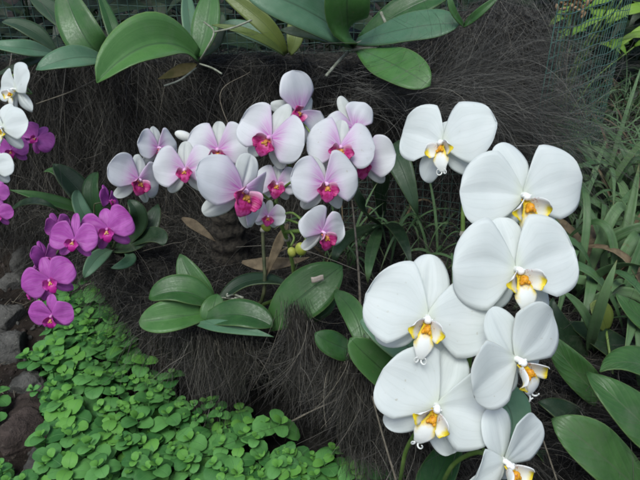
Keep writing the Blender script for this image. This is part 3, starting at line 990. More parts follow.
leaf(tC, [(198, 56, 1.0), (206, 26, 1.0), (212, -14, 1.02)], 26, 'leaf_mid', roll=-16)
leaf(tC, [(200, 56, 1.04), (214, 38, 1.06), (222, 12, 1.08)], 18, 'leaf_dark', roll=10)
leaf(tC, [(196, 64, .99), (178, 72, .965), (158, 79, .95)], 13, 'dry_yellow', name='withered_leaf', label='withered yellow brown leaf', prof='lance')
r_ = MB()
for pts in ([(200, 60, .99), (206, 50, .96), (214, 32, .96), (204, 22, .97)], [(200, 64, .99), (212, 68, .965), (222, 74, .96)], [(196, 68, .98), (180, 80, .95), (164, 86, .94)], [(214, 32, .96), (232, 28, .95), (252, 20, .95)]):
    r_.tube(smooth_path([P(*p) for p in pts], 12), .0016, 7)
r_.build('aerial_root', MAT['root'], tC)
tD = top_plant(286, 56, 'flowerless orchid with yellow green arching leaves and pale leaf at top centre')
leaf(tD, [(286, 54, 1.02), (262, 22, .99), (216, -12, 1.0)], 17, 'leaf_yellow', roll=-25)
leaf(tD, [(284, 55, 1.01), (254, 36, .97), (212, 25, .97)], 12, 'leaf_yellow', roll=30)
leaf(tD, [(290, 54, 1.01), (296, 34, 1.0), (294, 10, 1.02)], 17, 'leaf_yellow', roll=-10)
leaf(tD, [(284, 54, 1.05), (250, 32, 1.05), (222, 24, 1.06)], 18, 'leaf_sheen', roll=10)
tE = top_plant(352, 52, 'flowerless orchid with two broad oval leaves hanging right at top centre')
leaf(tE, [(352, 44, 1.0), (305, 10, .90), (240, -14, .88)], 44, 'leaf_sheen', roll=-12, fold=.15)
leaf(tE, [(350, 46, 1.0), (347, 8, .90), (352, -40, .88)], 42, 'leaf', roll=5, fold=.1)
leaf(tE, [(356, 42, 1.0), (412, 28, .90), (460, 24, .86)], 38, 'leaf_sheen', roll=-8, fold=.1)
leaf(tE, [(360, 50, .98), (396, 66, .88), (430, 86, .84)], 40, 'leaf_mid', roll=6, fold=.12)
leaf(tE, [(360, 40, 1.04), (410, 8, 1.0), (452, -6, 1.0)], 34, 'leaf', roll=-20)
leaf(tE, [(346, 46, 1.02), (318, 36, .97), (280, 30, .96)], 14, 'leaf_dark', roll=0)
r_ = MB()
for pts in ([(352, 46, 1.0), (384, 30, .96), (381, 12, .96)], [(352, 50, 1.0), (376, 48, .95), (386, 58, .94)], [(348, 52, 1.0), (338, 62, .97), (326, 76, .95)]):
    r_.tube(smooth_path([P(*p) for p in pts], 12), .0026, 7)
r_.build('aerial_root', MAT['root'], tE)
tF = top_plant(464, 28, 'flowerless orchid with thin curved leaves at the top edge above the white blooms')
leaf(tF, [(464, 26, .86), (452, 8, .84), (450, -12, .84)], 7, 'leaf', prof='blade')
leaf(tF, [(464, 26, .86), (480, 12, .83), (504, -8, .82)], 9, 'leaf', prof='blade', roll=20)

# ================================================================== right side: broad leaf plant and grass clumps
b5 = hit(640, 500)
brd = thing('broad_leaf_plant', b5, 'leafy plant with broad pointed dark green leaves at the lower right corner', 'plant')
for pts, wd, ro, m in (
        ([(668, 520, .66), (600, 455, .58), (552, 419, .58)], 58, -6, 'broad'),
        ([(690, 470, .68), (636, 418, .62), (586, 372, .64)], 52, 10, 'broad'),
        ([(615, 410, .74), (576, 372, .70), (546, 330, .70)], 32, -20, 'broad'),
        ([(690, 400, .74), (640, 365, .70), (600, 372, .68)], 40, 20, 'broad'),
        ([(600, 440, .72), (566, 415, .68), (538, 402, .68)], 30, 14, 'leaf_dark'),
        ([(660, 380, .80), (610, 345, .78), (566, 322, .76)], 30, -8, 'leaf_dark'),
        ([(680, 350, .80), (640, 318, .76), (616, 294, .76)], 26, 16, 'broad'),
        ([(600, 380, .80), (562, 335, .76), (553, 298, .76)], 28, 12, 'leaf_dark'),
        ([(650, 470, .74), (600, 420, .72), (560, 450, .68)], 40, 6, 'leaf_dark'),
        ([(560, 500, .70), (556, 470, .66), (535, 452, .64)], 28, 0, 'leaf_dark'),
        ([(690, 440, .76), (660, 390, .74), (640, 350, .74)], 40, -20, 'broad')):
    leaf(brd, pts, wd, m, prof='broad', roll=ro, fold=.2, wave=.12)
leaf(brd, [(606, 330, .78), (600, 314, .765), (590, 304, .76)], 24, 'leaf_yellow', prof='oval', label='small yellowed round leaf')
sm = MB()
for o_ in ((668, 520, .66), (690, 470, .68), (615, 410, .74), (690, 400, .74), (600, 440, .72), (660, 380, .80), (680, 350, .8), (600, 380, .8), (650, 470, .74), (690, 440, .76), (560, 500, .70), (606, 330, .78)):
    p = P(*o_)
    sm.tube(smooth_path([b5 + Vector((random.uniform(-.02, .02), random.uniform(-.02, .02), 0)), b5.lerp(p, .6) + Vector((0, 0, -.01)), p], 10), .0018, 7)
sm.build('stalk', MAT['stem'], brd)


def grass_clump(px, py, dd, nbl, label, wr, hr, group, spread=.5, mat='blade', lean=(0, 0), up=(.35, 1.0)):
    b = hit(px, py)
    t = thing('grass_clump', b, label, 'grass clump', group)
    rs = random.Random(int(px * 13 + py))
    for k in range(nbl):
        a = rs.uniform(0, 6.28)
        ln = rs.uniform(*hr)
        o = b + Vector((rs.gauss(0, .045), rs.gauss(0, .045), 0))
        o.z = hgt(o.x, o.y) - .004
        el = rs.uniform(*up)
        dr = Vector((math.cos(a) * spread + lean[0], math.sin(a) * spread + lean[1], el)).normalized()
        mid = o + dr * ln * .55
        tip = mid + (dr + Vector((0, 0, -rs.uniform(.5, 1.5)))).normalized() * ln * .5
        wd = rs.uniform(*wr)
        pc = mid * 2 - (o + tip) * .5
        fc = Vector((rs.gauss(0, .4), -.5 + rs.gauss(0, .3), 1))
        r, u = leaf_pts(o, pc, tip, wd, 'blade', fc, rs.uniform(-40, 40), .25, .05, nr=14, nc=5)
        q = MB(); q.grid(r, u)
        q.build('leaf', MAT[mat if rs.random() > .12 else 'dry'], t, thick=.0004)
    return t


GG = 'leafy grass clumps on the right'
grass_clump(600, 300, 0, 40, 'grass clump with wide blades just right of the white blooms', (.011, .019), (.14, .28), GG, lean=(-.15, -.15))
grass_clump(640, 240, 0, 40, 'grass clump with wide arching blades at the right edge', (.011, .019), (.18, .34), GG, lean=(-.3, -.15))
grass_clump(585, 235, 0, 36, 'grass clump growing at the foot of the wire netting', (.005, .011), (.12, .22), GG)
grass_clump(650, 180, 0, 46, 'grass clump of fine pale blades beyond the wide bladed ones at the right edge', (.0025, .006), (.18, .34), GG, lean=(-.3, 0), up=(.3, .9))
grass_clump(628, 262, 0, 26, 'grass clump with the broadest pale strap blades at the right edge', (.014, .021), (.16, .30), GG, lean=(-.3, -.2))
grass_clump(618, 205, 0, 44, 'dense grass clump half way up the right edge', (.007, .014), (.16, .32), GG, lean=(-.3, -.15))
grass_clump(610, 165, 0, 50, 'wispy grass clump with thin blades right of the wire netting', (.002, .005), (.16, .30), GG, lean=(-.1, -.2), up=(.3, 1.1))
grass_clump(604, 128, 0, 56, 'tall wispy grass clump beyond the netting at upper right', (.002, .0045), (.16, .30), GG, lean=(.05, -.2), up=(.5, 1.3))
grass_clump(640, 120, 0, 60, 'tall soft grass clump at the right edge below the lime shrub', (.002, .005), (.18, .34), GG, lean=(-.15, -.2), up=(.4, 1.2))
grass_clump(575, 160, 0, 50, 'thin bladed grass clump against the upper white blooms', (.002, .005), (.12, .24), GG, lean=(.1, -.2), up=(.4, 1.2))
grass_clump(352, 262, 0, 26, 'thin dark green grass tuft between the blush and white blooms', (.002, .006), (.08, .18), 'grass tufts inside the bank', lean=(.05, -.1), up=(.6, 1.5))
grass_clump(412, 258, 0, 30, 'grass tuft with slender blades left of the middle white blooms', (.002, .006), (.08, .18), 'grass tufts inside the bank', lean=(0, -.1), up=(.6, 1.5))
# the pale upright single blades
lone = thing('grass_shoot', hit(588, 352), 'single pale upright grass blade above the broad leaves', 'grass blade')
leaf(lone, [lone.location.copy(), (600, 308, .70), (617, 260, .68)], 11, 'blade', prof='blade', roll=10, name='leaf')
leaf(lone, [lone.location.copy() + Vector((.01, 0, 0)), (585, 315, .73), (560, 290, .72)], 10, 'blade', prof='blade', roll=-14, name='leaf')
# lime shrub behind the netting
ls = thing('lime_leaf_shrub', Vector((.62, 1.5, hgt(.62, 1.5))), 'bright yellow green shrub behind the netting at the upper right', 'shrub')
stb = MB()
for k in range(34):
    e = P(random.uniform(556, 652), random.uniform(-16, 48), random.uniform(1.25, 1.7))
    a = random.uniform(0, 6.28)
    tip = e + Vector((math.cos(a) * .07, math.sin(a) * .04, random.uniform(-.06, .03)))
    r, u = leaf_pts(e, e.lerp(tip, .5) + Vector((0, 0, .02)), tip, random.uniform(.018, .032), 'broad', Vector((random.uniform(-.4, .4), -.6, 1)), 0, .2, .1, nr=10, nc=5)
    q = MB(); q.grid(r, u); q.build('leaf', MAT['lime'], ls, thick=.0005)
    if k % 3 == 0: stb.tube(smooth_path([ls.location + Vector((random.uniform(-.03, .03), 0, -.02)), ls.location.lerp(e, .5) + Vector((0, .03, .03)), e], 8), .002, 6)
stb.build('stalk', MAT['stem'], ls)
sh = thing('dried_flower', P(576, 2, 1.0), 'dried brown flower head at the top of the netting', 'flower')
q = MB()
for k in range(46):
    c = sh.location + Vector((random.gauss(0, .016), random.gauss(0, .010), random.gauss(0, .010)))
    q.ellipsoid(c, (random.gauss(0, 1), random.gauss(0, 1), random.gauss(0, 1)), (.003, .0035, .007), 0, 6, 5)
q.build('seed_head', MAT['seed'], sh)
q = MB(); q.tube(smooth_path([sh.location, sh.location + Vector((.02, .04, -.12)), Vector((.46, 1.1, hgt(.46, 1.1)))], 10), .0016, 6)
q.build('stalk', MAT['twig'], sh)

# ================================================================== wire netting
def fence(name, base, tops, lab, sp=.020, r=.0008, spx=None, mat='wire'):
    t = MB()
    spx = spx or sp
    L = [0]
    for a, c in zip(base, base[1:]): L.append(L[-1] + (c - a).length)

    def at(s):
        for k in range(len(base) - 1):
            if s <= L[k + 1] or k == len(base) - 2:
                q_ = (s - L[k]) / (L[k + 1] - L[k])
                return base[k].lerp(base[k + 1], q_), tops[k].lerp(tops[k + 1], q_)
    nv = int(L[-1] / spx)
    for i in range(nv + 1):
        a, c = at(i * spx)
        t.tube([a, a.lerp(c, .5) + Vector((0, -.004 * math.sin(i), 0)), c], r, 5, cap=False)
    H = max((c - a).length for a, c in zip(base, tops))
    for j in range(int(H / sp) + 1):
        f_ = j * sp / H
        pts = []
        for i in range(0, nv + 1, 1):
            a, c = at(i * spx)
            pts.append(a.lerp(c, f_) + Vector((0, .0012 + .003 * math.sin(i * .4 + j), .002 * math.sin(i * .7 + j))))
        t.tube(pts, r, 5, cap=False)
    return tag(t.build(name, MAT[mat]), lab, 'netting', 'wire netting')


fence('wire_netting', [Vector((.335, .86, .22)), Vector((.45, 1.02, .16)), Vector((.66, 1.30, .10))],
      [Vector((.335, .87, .60)), Vector((.45, 1.03, .60)), Vector((.66, 1.31, .60))], 'green wire netting running back past the grass at upper right', sp=.026, spx=.024, r=.0008)
fence('wire_netting', [Vector((-.85, 1.27, .24)), Vector((.10, 1.22, .26)), Vector((.36, 1.16, .26))],
      [Vector((-.85, 1.28, .56)), Vector((.10, 1.23, .58)), Vector((.36, 1.17, .60))], 'dark green wire netting behind the flowerless orchids along the top', sp=.020, mat='wire_dark')
fence('wire_netting', [Vector((.02, .955, .10)), Vector((.16, .925, .10)), Vector((.27, .85, .10))],
      [Vector((.02, .985, .27)), Vector((.16, .955, .29)), Vector((.27, .875, .33))], 'dark thin wire netting holding back the coir between blush and white blooms', sp=.017, r=.00045, mat='wire_dark')

# ================================================================== small things
def stone(px, py, rx, ry, rz, mat, label, sd):
    p = hit(px, py)
    t = MB()
    nu, nv = 64, 40
    rows = np.zeros((nv + 1, nu, 3)); uv = np.zeros((nv + 1, nu, 2))
    for i in range(nv + 1):
        th = math.pi * i / nv
        for j in range(nu):
            ph = 2 * math.pi * j / nu
            d = Vector((math.sin(th) * math.cos(ph), math.sin(th) * math.sin(ph), math.cos(th)))
            k = 1 + .28 * noise.noise(d * 1.3 + Vector((sd, 0, 0))) + .10 * noise.noise(d * 3.4 + Vector((0, sd, 0))) + .05 * noise.noise(d * 9) + .03 * noise.noise(d * 21)
            cx = max(-.62, min(.62, d.x * k)) if sd % 2 else d.x * k
            rows[i, j] = (cx * rx, d.y * k * ry, d.z * k * rz)
    ang = sd * 1.3
    ca, sa = math.cos(ang), math.sin(ang)
    X = rows[..., 0] * ca - rows[..., 1] * sa; Y = rows[..., 0] * sa + rows[..., 1] * ca
    rows[..., 0], rows[..., 1] = X + p.x, Y + p.y
    rows[..., 2] += p.z + rz * .25
    t.grid(rows, uv, close=True)
    return tag(t.build('stone', MAT[mat]), label, 'stone', 'stones on the soil at left')


for a in ((30, 388, .030, .024, .020, 'stone', 'pale grey stone above the reddish stone at left', 1), (34, 412, .034, .028, .020, 'stone_red', 'flat reddish brown stone among the ground cover at left', 2),
          (22, 438, .050, .036, .028, 'stone_red', 'large brown stone near the lower left corner', 3), (48, 468, .036, .028, .020, 'stone', 'grey stone lowest of all at the lower left', 4),
          (10, 352, .040, .034, .028, 'stone', 'broad grey stone at the left edge under the magenta blooms', 5), (30, 262, .045, .03, .030, 'stone', 'mossy grey stone behind the magenta blooms', 6),
          (8, 322, .036, .032, .024, 'stone', 'dark rounded stone at the left edge between two paler stones', 7), (110, 466, .030, .022, .012, 'stone_red', 'small reddish stone sunk in the ground cover', 8),
          (14, 286, .030, .026, .020, 'stone', 'grey stone on bare soil left of the magenta blooms', 9)):
    stone(*a)

def gravel():
    r = random.Random(3)
    b = MB()
    for k in range(900):
        x, y = r.uniform(-.75, -.36), r.uniform(.40, 1.1)
        if x > -.47 + .12 * (y < .62) and r.random() < .75: continue
        q = r.uniform(.0016, .006) * (1.6 if r.random() < .08 else 1)
        b.ellipsoid((x, y, hgt(x, y) + q * .3), (r.gauss(0, 1), r.gauss(0, 1), r.gauss(0, 1)), (q, q * r.uniform(.6, 1), q * r.uniform(.5, .9)), k % 2, 7, 5, .5)
    for k in range(160):
        x, y = r.uniform(-.75, -.36), r.uniform(.40, 1.1)
        a = r.uniform(0, 6.28); q = r.uniform(.01, .04)
        p = Vector((x, y, hgt(x, y) + .003))
        b.tube([p, p + Vector((math.cos(a) * q, math.sin(a) * q, r.uniform(0, .006)))], .0007, 5, 2)
    tag(b.build('gravel', [MAT['stone'], MAT['stone_red'], MAT['twig']]), 'small grit and bits of twig on the bare soil at left', 'gravel', kind='stuff')


gravel()

# fern post behind the blush orchid
pp = hit(224, 285)
t = MB()
pa, pb = pp + Vector((0, .07, -.02)), pp + Vector((.0, .09, .15))
rows, uv = np.zeros((34, 28, 3)), np.zeros((34, 28, 2))
for i in range(34):
    c = pa.lerp(pb, i / 33)
    for j in range(28):
        ph = 2 * math.pi * j / 28
        r = .030 * (1 + .07 * math.sin(i * 1.25) + .12 * noise.noise(Vector((math.cos(ph) * 3, math.sin(ph) * 3, i * .4))))
        if i == 33: r = .012
        rows[i, j] = (c.x + r * math.cos(ph), c.y + r * math.sin(ph), c.z)
t.grid(rows, uv, close=True)
tag(t.build('fern_post', MAT['post']), 'short dark ridged tree fern post behind the leaf rosette', 'post')


def loose_leaf(pts, wpx, label, mat='dry', prof='lance', roll=0.0):
    p0, p1, p2 = [P(*q_) for q_ in pts]
    dm = (p1 - CAM).dot(FWD)
    r, u = leaf_pts(p0, p1 * 2 - (p0 + p2) * .5, p2, wpx / 320 * HALF * dm, prof, (CAM - p1).normalized() + Vector((0, 0, .5)), roll, .25, .15, seed=int(wpx * 3 + pts[0][0]))
    q_ = MB(); q_.grid(r, u)
    return tag(q_.build('dry_leaf', MAT[mat], thick=.0006), label, 'dry leaf', 'dry leaves among the orchids')


loose_leaf([(242, 262, .83), (275, 264, .82), (310, 257, .82)], 14, 'flat brown dry leaf lying across behind the green stems')
loose_leaf([(288, 224, .79), (276, 250, .79), (266, 278, .80)], 10, 'upright brown dry leaf leaning between the two green stems')
loose_leaf([(182, 218, .86), (198, 228, .85), (216, 242, .85)], 10, 'pale brown dry leaf left of the fern post')

tl = MB()
pc = P(317.5, 279, .722)
nx = (RIGHT * .98 + UPV * .17).normalized(); ny = (UPV * .8 - RIGHT * .10 - FWD * .45).normalized()
nz_ = nx.cross(ny)
rows, uv = np.zeros((4, 6, 3)), np.zeros((4, 6, 2))
for i in range(4):
    for j in range(6):
        rows[i, j] = pc + nx * (j / 5 - .5) * .0155 + ny * (i / 3 - .5) * .0085 + nz_ * (.0012 * math.sin(j * 1.1))
tl.grid(rows, uv)
tag(tl.build('paper_scrap', MAT['paper'], thick=.0004), 'small cream paper scrap on the large leaf of the blush orchid', 'paper')


def twig(pts, r, label):
    t_ = MB()
    pth = smooth_path([P(*q_) if isinstance(q_, tuple) else q_ for q_ in pts], 14)
    t_.tube(pth, [r * (1 - .5 * i / len(pth)) for i in range(len(pth))], 7)
    return tag(t_.build('twig', MAT['twig']), label, 'twig', 'loose twigs on the coir')


twig([(358, 352, .72), (360, 300, .76), (356, 240, .82), (352, 200, .86)], .0022, 'bare upright twig right of the large rosette leaf')
twig([(292, 421, .70), (316, 409, .68), (342, 398, .67)], .0012, 'thin pale twig sticking out over the dark hollow')
twig([(240, 150, .98), (220, 95, .97), (250, 72, .98)], .0009, 'thin twig on the coir wall above the blush blooms')
twig([(396, 480, .58), (384, 440, .60), (372, 396, .63)], .0013, 'long straight twig left of the lowest white blooms')
twig([(560, 490, .60), (546, 448, .60), (536, 420, .62)], .0010, 'thin twig beside the lowest white bloom')
twig([(100, 78, 1.0), (70, 92, .96), (36, 104, .95)], .0014, 'curved green grey twig beside the white blooms at the left edge')

# ================================================================== coir fibre (mass of hairs)
def fibres(N, seed, region, len_rng, wid, lift=.35, comb=.8, steps=8, flowscale=9.0):
    r = np.random.default_rng(seed)
    out = np.zeros((0, 2))
    while len(out) < N:
        c = np.stack([r.uniform(region[0], region[1], N * 3), r.uniform(region[2], region[3], N * 3)], 1)
        z = terrain(c[:, 0], c[:, 1])
        e = .006
        sl = np.hypot(terrain(c[:, 0] + e, c[:, 1]) - z, terrain(c[:, 0], c[:, 1] + e) - z) / e
        # steep faces have more real area per plan area
        pr = np.clip(np.sqrt(1 + sl ** 2) / 6.5, 0, 1) * (z > .045) * (c[:, 0] < .47) * (c[:, 1] < 1.25) * (1 - .92 * (np.abs(c[:, 0] + .035) < .052) * (c[:, 1] < .79))
        out = np.concatenate([out, c[r.random(len(c)) < pr]])
    c = out[:N]
    x, y = c[:, 0], c[:, 1]
    z = terrain(x, y)
    e = .01
    gxx = (terrain(x + e, y) - terrain(x - e, y)) / (2 * e); gyy = (terrain(x, y + e) - terrain(x, y - e)) / (2 * e)
    nrm = np.stack([-gxx, -gyy, np.ones(N)], 1); nrm /= np.linalg.norm(nrm, axis=1, keepdims=True)
    down = np.stack([nrm[:, 2] * nrm[:, 0], nrm[:, 2] * nrm[:, 1], nrm[:, 2] ** 2 - 1], 1)
    ln = np.linalg.norm(down, axis=1, keepdims=True)
    down = np.where(ln > .12, down / np.maximum(ln, 1e-6), np.array([[.3, -.95, 0]]))
    side = np.cross(nrm, down)
    fl = (wob(x * 1.0, (y + z) * 1.0, flowscale) * 2.6 + .55 * r.normal(0, 1, N))[:, None]
    fl = np.clip(fl, -1.6, 1.6)
    d = down * comb + side * fl + nrm * (lift * np.abs(r.normal(0, 1, N)) + .05)[:, None] + r.normal(0, .22, (N, 3))
    d /= np.linalg.norm(d, axis=1, keepdims=True)
    L = r.uniform(len_rng[0], len_rng[1], N) * r.choice([.6, 1, 1, 1.5], N)
    st = (L / steps)[:, None]
    bend = r.normal(0, .11, (N, 3))
    p = np.stack([x, y, z - .002], 1)
    pts = [p]
    for k in range(steps):
        d = d + np.array([0, 0, -.13]) + bend * .9 + r.normal(0, .05, (N, 3))
        d /= np.linalg.norm(d, axis=1, keepdims=True)
        p = p + d * st
        hz = terrain(p[:, 0], p[:, 1]) + .002 + .010 * r.random(N)
        p = p.copy()
        low = p[:, 2] < hz
        p[:, 2] = np.where(low, hz, p[:, 2])
        pts.append(p)
    A = np.stack(pts, 1)
    tg = A[:, -1] - A[:, 0]
    sdv = np.cross(tg, r.normal(0, 1, (N, 3))); sdv /= np.maximum(np.linalg.norm(sdv, axis=1, keepdims=True), 1e-9)
    wv = r.uniform(wid[0], wid[1], N)[:, None, None] * np.linspace(1, .35, steps + 1)[None, :, None]
    A[..., 1] -= overhang(x, y, z)[:, None]
    return np.stack([A - sdv[:, None] * wv, A + sdv[:, None] * wv], 2)


def tuft(N, seed, ra, rb, dr, len_rng, wid, spread=.18, steps=9, grav=.06, jit=.012):
    """a combed lock: roots spread from ra to rb, all running the same way"""
    r = np.random.default_rng(seed)
    t = r.random(N)[:, None]
    p = np.array(ra) * (1 - t) + np.array(rb) * t + r.normal(0, jit, (N, 3))
    d = np.array(dr)[None] / np.linalg.norm(dr) + r.normal(0, spread, (N, 3))
    st = (r.uniform(len_rng[0], len_rng[1], N) / steps)[:, None]
    bend = r.normal(0, .10, (N, 3))
    pts = [p]
    for k in range(steps):
        d = d + np.array([0, 0, -grav]) + bend + r.normal(0, .03, (N, 3))
        d /= np.linalg.norm(d, axis=1, keepdims=True)
        p = p + d * st
        pts.append(p)
    A = np.stack(pts, 1)
    sdv = np.cross(A[:, -1] - A[:, 0], r.normal(0, 1, (N, 3))); sdv /= np.maximum(np.linalg.norm(sdv, axis=1, keepdims=True), 1e-9)
    wv = r.uniform(wid[0], wid[1], N)[:, None, None] * np.linspace(1, .3, steps + 1)[None, :, None]
    return np.stack([A - sdv[:, None] * wv, A + sdv[:, None] * wv], 2)


def fibre_object(parts, name, label, mat='fibre'):
    Vs, Qs, off = [], [], 0
    rr = np.random.default_rng(99)
    for V in parts:
        A = V[:, :, 0]
        inn = ((A[..., 0] > -.098) & (A[..., 0] < .020) & (A[..., 2] < .100) & (A[..., 1] < .80)).any(1)
        V = V[~(inn & (rr.random(len(V)) < .97))]
        N, S1 = V.shape[:2]
        idx = np.arange(N * S1 * 2).reshape(N, S1, 2) + off
        q_ = np.stack([idx[:, :-1, 0], idx[:, :-1, 1], idx[:, 1:, 1], idx[:, 1:, 0]], -1).reshape(-1, 4)
        Vs.append(V.reshape(-1, 3)); Qs.append(q_); off += N * S1 * 2
    o = fast_mesh(name, np.concatenate(Vs), np.concatenate(Qs), MAT[mat])
    return tag(o, label, 'coir', kind='stuff')


FIB = [fibres(36000, 1, (-.85, .47, .40, 1.20), (.05, .13), (.00012, .00028)),
       fibres(9000, 2, (-.85, .46, .40, 1.20), (.03, .08), (.00016, .00036), lift=.7),
       fibres(14000, 6, (-.85, .46, .40, 1.20), (.015, .05), (.00012, .0003), lift=.5, comb=.12, flowscale=40.0),
       fibres(2500, 7, (-.85, .46, .40, 1.20), (.006, .02), (.0004, .0011), lift=.3, comb=.1, steps=3, flowscale=60.0),
       fibres(700, 3, (-.8, .46, .40, 1.20), (.10, .22), (.0003, .0006), lift=.4, comb=.3),
       fibres(2600, 5, (.02, .14, .44, .72), (.06, .14), (.00016, .0004), lift=.5, comb=1.0)]


def c3(*a): return tuple(P(*a))


FIB += [
    # hanging locks round the hollow
    tuft(1500, 26, c3(292, 305, .715), c3(312, 345, .70), (.10, -.25, -1), (.07, .13), (.00014, .0003), .16, jit=.008),
    tuft(1600, 27, c3(338, 360, .665), c3(365, 372, .655), (-.10, -.12, -1), (.05, .085), (.00014, .0003), .16, jit=.010),
    tuft(1500, 28, c3(190, 338, .775), c3(258, 345, .745), (0, -.15, -1), (.04, .09), (.00014, .0003), .20, jit=.010),
    tuft(500, 29, c3(365, 385, .65), c3(430, 400, .62), (.10, -.1, -1), (.04, .085), (.00012, .00026), .34, jit=.012),
    tuft(250, 31, c3(255, 355, .73), c3(320, 362, .70), (.9, -.2, -.2), (.05, .12), (.00012, .00026), .36, jit=.008)]
GREY = [
    # grey locks swept to the right over the netting
    tuft(1300, 21, c3(455, 60, .93), c3(525, 20, .92), (.7, -.2, -.6), (.10, .18), (.00012, .00026), .34, jit=.02),
    tuft(1000, 22, c3(455, 110, .86), c3(530, 130, .86), (1, -.05, -.16), (.08, .18), (.00012, .00026), .32, jit=.025),
    tuft(900, 23, c3(535, 0, .93), c3(545, 70, .92), (.25, -.1, -1), (.10, .20), (.00012, .00026), .34, jit=.02),
    tuft(500, 24, c3(520, 80, .88), c3(570, 150, .88), (1, 0, -.25), (.12, .26), (.00012, .00026), .36, jit=.02),
    tuft(900, 25, c3(420, 120, .88), c3(470, 80, .88), (.5, -.1, .5), (.12, .22), (.00012, .00026), .36, grav=.14, jit=.02),
    tuft(900, 30, c3(330, 88, .93), c3(470, 100, .90), (1, -.1, .05), (.12, .26), (.00012, .00026), .34, grav=.02, jit=.02),
    ]
fibre_object(GREY, 'grey_coir_fibre', 'soft grey swept coir fibre round the netting at upper right', 'grey_fibre')
fibre_object(FIB, 'coir_fibre', 'shaggy dark brown coir fibre covering the planting bank')

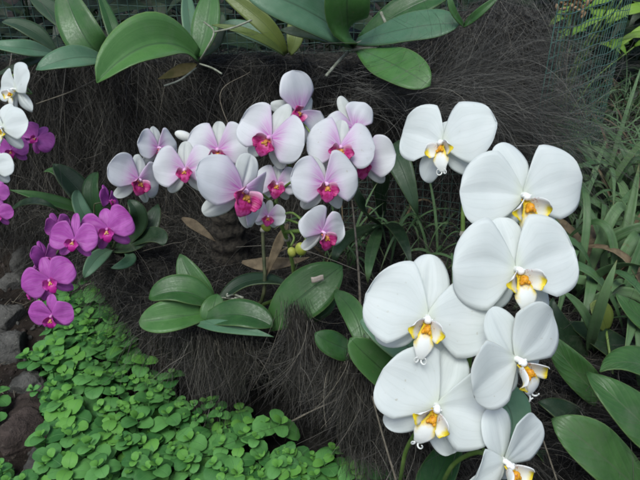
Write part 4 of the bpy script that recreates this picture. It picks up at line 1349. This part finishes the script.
# ================================================================== ground cover
def cover():
    r = np.random.default_rng(11)
    V, Q, U = [], [], []
    # one round leaf template, 5 x 5 grid
    nr, nc = 6, 5
    tpl = np.zeros((nr, nc, 3)); tuv = np.zeros((nr, nc, 2))
    for i in range(nr):
        t = i / (nr - 1)
        v = (1 - math.cos(math.pi * t)) / 2
        hw = max(.06, math.sin(math.pi * t) ** .85 * .46 * (1 + .1 * (1 - v)))
        for j in range(nc):
            u = 2 * j / (nc - 1) - 1
            tpl[i, j] = (u * hw, .06 + v * .94, .16 * math.sin(v * 2.4) - .22 * v * v + .22 * hw * abs(u) - .25 * u * u * hw * v)
            tuv[i, j] = (j / (nc - 1), v)
    tp = tpl.reshape(-1, 3); tuv = tuv.reshape(-1, 2)
    idx = np.arange(nr * nc).reshape(nr, nc)
    tq = np.stack([idx[:-1, :-1], idx[:-1, 1:], idx[1:, 1:], idx[1:, :-1]], -1).reshape(-1, 4)
    off = 0
    stems = []

    def spot_ok(px, py):
        # outline of the mat, in plan
        return True
    # plan outline of the mat (x, y) on the ground
    poly = [(-.46, .90), (-.40, .86), (-.33, .76), (-.27, .68), (-.22, .635), (-.16, .60), (-.11, .585), (-.06, .545), (-.02, .52), (.03, .495), (.09, .455), (.16, .40), (.15, .34), (-.34, .34), (-.39, .42), (-.37, .50), (-.365, .56), (-.40, .61), (-.42, .66), (-.46, .70), (-.45, .78), (-.47, .84)]
    outl = [(-.47, .56), (-.50, .52), (-.41, .49), (-.37, .45), (-.52, .58), (-.49, .60)]

    def inside(x, y):
        c = False
        j = len(poly) - 1
        for i in range(len(poly)):
            xi, yi = poly[i]; xj, yj = poly[j]
            if (yi > y) != (yj > y) and x < (xj - xi) * (y - yi) / (yj - yi) + xi: c = not c
            j = i
        return c
    cnt = 0
    holes = [(-.255, .455, .040), (-.30, .50, .022), (-.06, .56, .03), (-.18, .44, .02), (-.33, .63, .02)]
    pts = []
    tries = 0
    while cnt < 1400 and tries < 40000:
        tries += 1
        x, y = r.uniform(-.60, .17), r.uniform(.34, 1.0)
        if not inside(x, y) and not any((x - a) ** 2 + (y - b) ** 2 < .018 ** 2 for a, b in outl): continue
        if any((x - hx) ** 2 + (y - hy) ** 2 < hr * hr for hx, hy, hr in holes) and r.random() < .88: continue
        if any((x - a) ** 2 + (y - b) ** 2 < .0140 ** 2 for a, b in pts[-1250:]): continue
        pts.append((x, y)); cnt += 1
        h0 = max(hgt(x, y), -.01)
        hh = max(.012, r.uniform(.016, .052) + .020 * float(wob(x, y, 26)))
        lean = r.normal(0, .25, 2)
        top = np.array([x + lean[0] * hh, y + lean[1] * hh, h0 + hh])
        stems.append((Vector((x, y, h0 - .004)), Vector(top)))
        a0 = r.uniform(0, 6.28)
        tiers = 3 if r.random() > .2 else 2
        big = r.uniform(.5, 1.3)
        for k in range(tiers):
            s = (.0235, .0185, .0095)[k] * big * r.uniform(.85, 1.12)
            zz = top - np.array([lean[0], lean[1], 1.0]) * (.011, .005, .0)[k]
            for m in range(2):
                a = a0 + k * math.pi / 2 + m * math.pi + r.normal(0, .18)
                el = (.08, .25, .75)[k] + r.normal(0, .17)
                L = tp * s
                ce, se = math.cos(el), math.sin(el)
                y1 = L[:, 1] * ce - L[:, 2] * se; z1 = L[:, 1] * se + L[:, 2] * ce
                ca, sa = math.cos(a), math.sin(a)
                X = L[:, 0] * ca - y1 * sa; Y = L[:, 0] * sa + y1 * ca
                ty = lean * .5
                W_ = np.stack([X, Y, z1 - X * ty[0] - Y * ty[1]], 1) + zz
                V.append(W_); Q.append(tq + off); U.append(tuv + np.array([2.0 if k == tiers - 1 else 0.0, 0.0])); off += nr * nc
    # stems
    for a, b in stems:
        q_ = MB(); q_.tube([a, b], .0009, 4, cap=False)
        v = np.concatenate(q_.v); V.append(v); Q.append(np.array(q_.f) + off); U.append(np.tile([[.2, .5]], (len(v), 1))); off += len(v)
    o = fast_mesh('ground_cover', np.concatenate(V), np.concatenate(Q), MAT['cover'], uv=np.concatenate(U))
    tag(o, 'bright green creeping ground cover with small round leaves at lower left', 'ground cover', kind='stuff')


cover()

# ================================================================== dark undergrowth beyond the top of the bank
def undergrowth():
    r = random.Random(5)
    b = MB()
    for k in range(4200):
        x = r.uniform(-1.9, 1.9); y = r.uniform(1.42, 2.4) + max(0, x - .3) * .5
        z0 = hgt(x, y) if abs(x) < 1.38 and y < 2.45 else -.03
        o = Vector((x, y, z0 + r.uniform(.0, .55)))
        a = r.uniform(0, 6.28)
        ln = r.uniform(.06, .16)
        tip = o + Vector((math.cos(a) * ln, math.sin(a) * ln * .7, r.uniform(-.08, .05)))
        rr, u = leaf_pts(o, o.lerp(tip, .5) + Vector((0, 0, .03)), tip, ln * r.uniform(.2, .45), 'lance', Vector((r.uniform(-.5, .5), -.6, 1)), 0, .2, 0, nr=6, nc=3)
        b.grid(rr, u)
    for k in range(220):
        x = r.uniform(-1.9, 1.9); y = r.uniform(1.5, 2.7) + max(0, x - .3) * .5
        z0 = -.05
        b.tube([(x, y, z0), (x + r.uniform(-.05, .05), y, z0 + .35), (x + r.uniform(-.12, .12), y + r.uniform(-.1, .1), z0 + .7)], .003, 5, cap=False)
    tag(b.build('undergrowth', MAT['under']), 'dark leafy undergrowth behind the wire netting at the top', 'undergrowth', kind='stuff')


undergrowth()
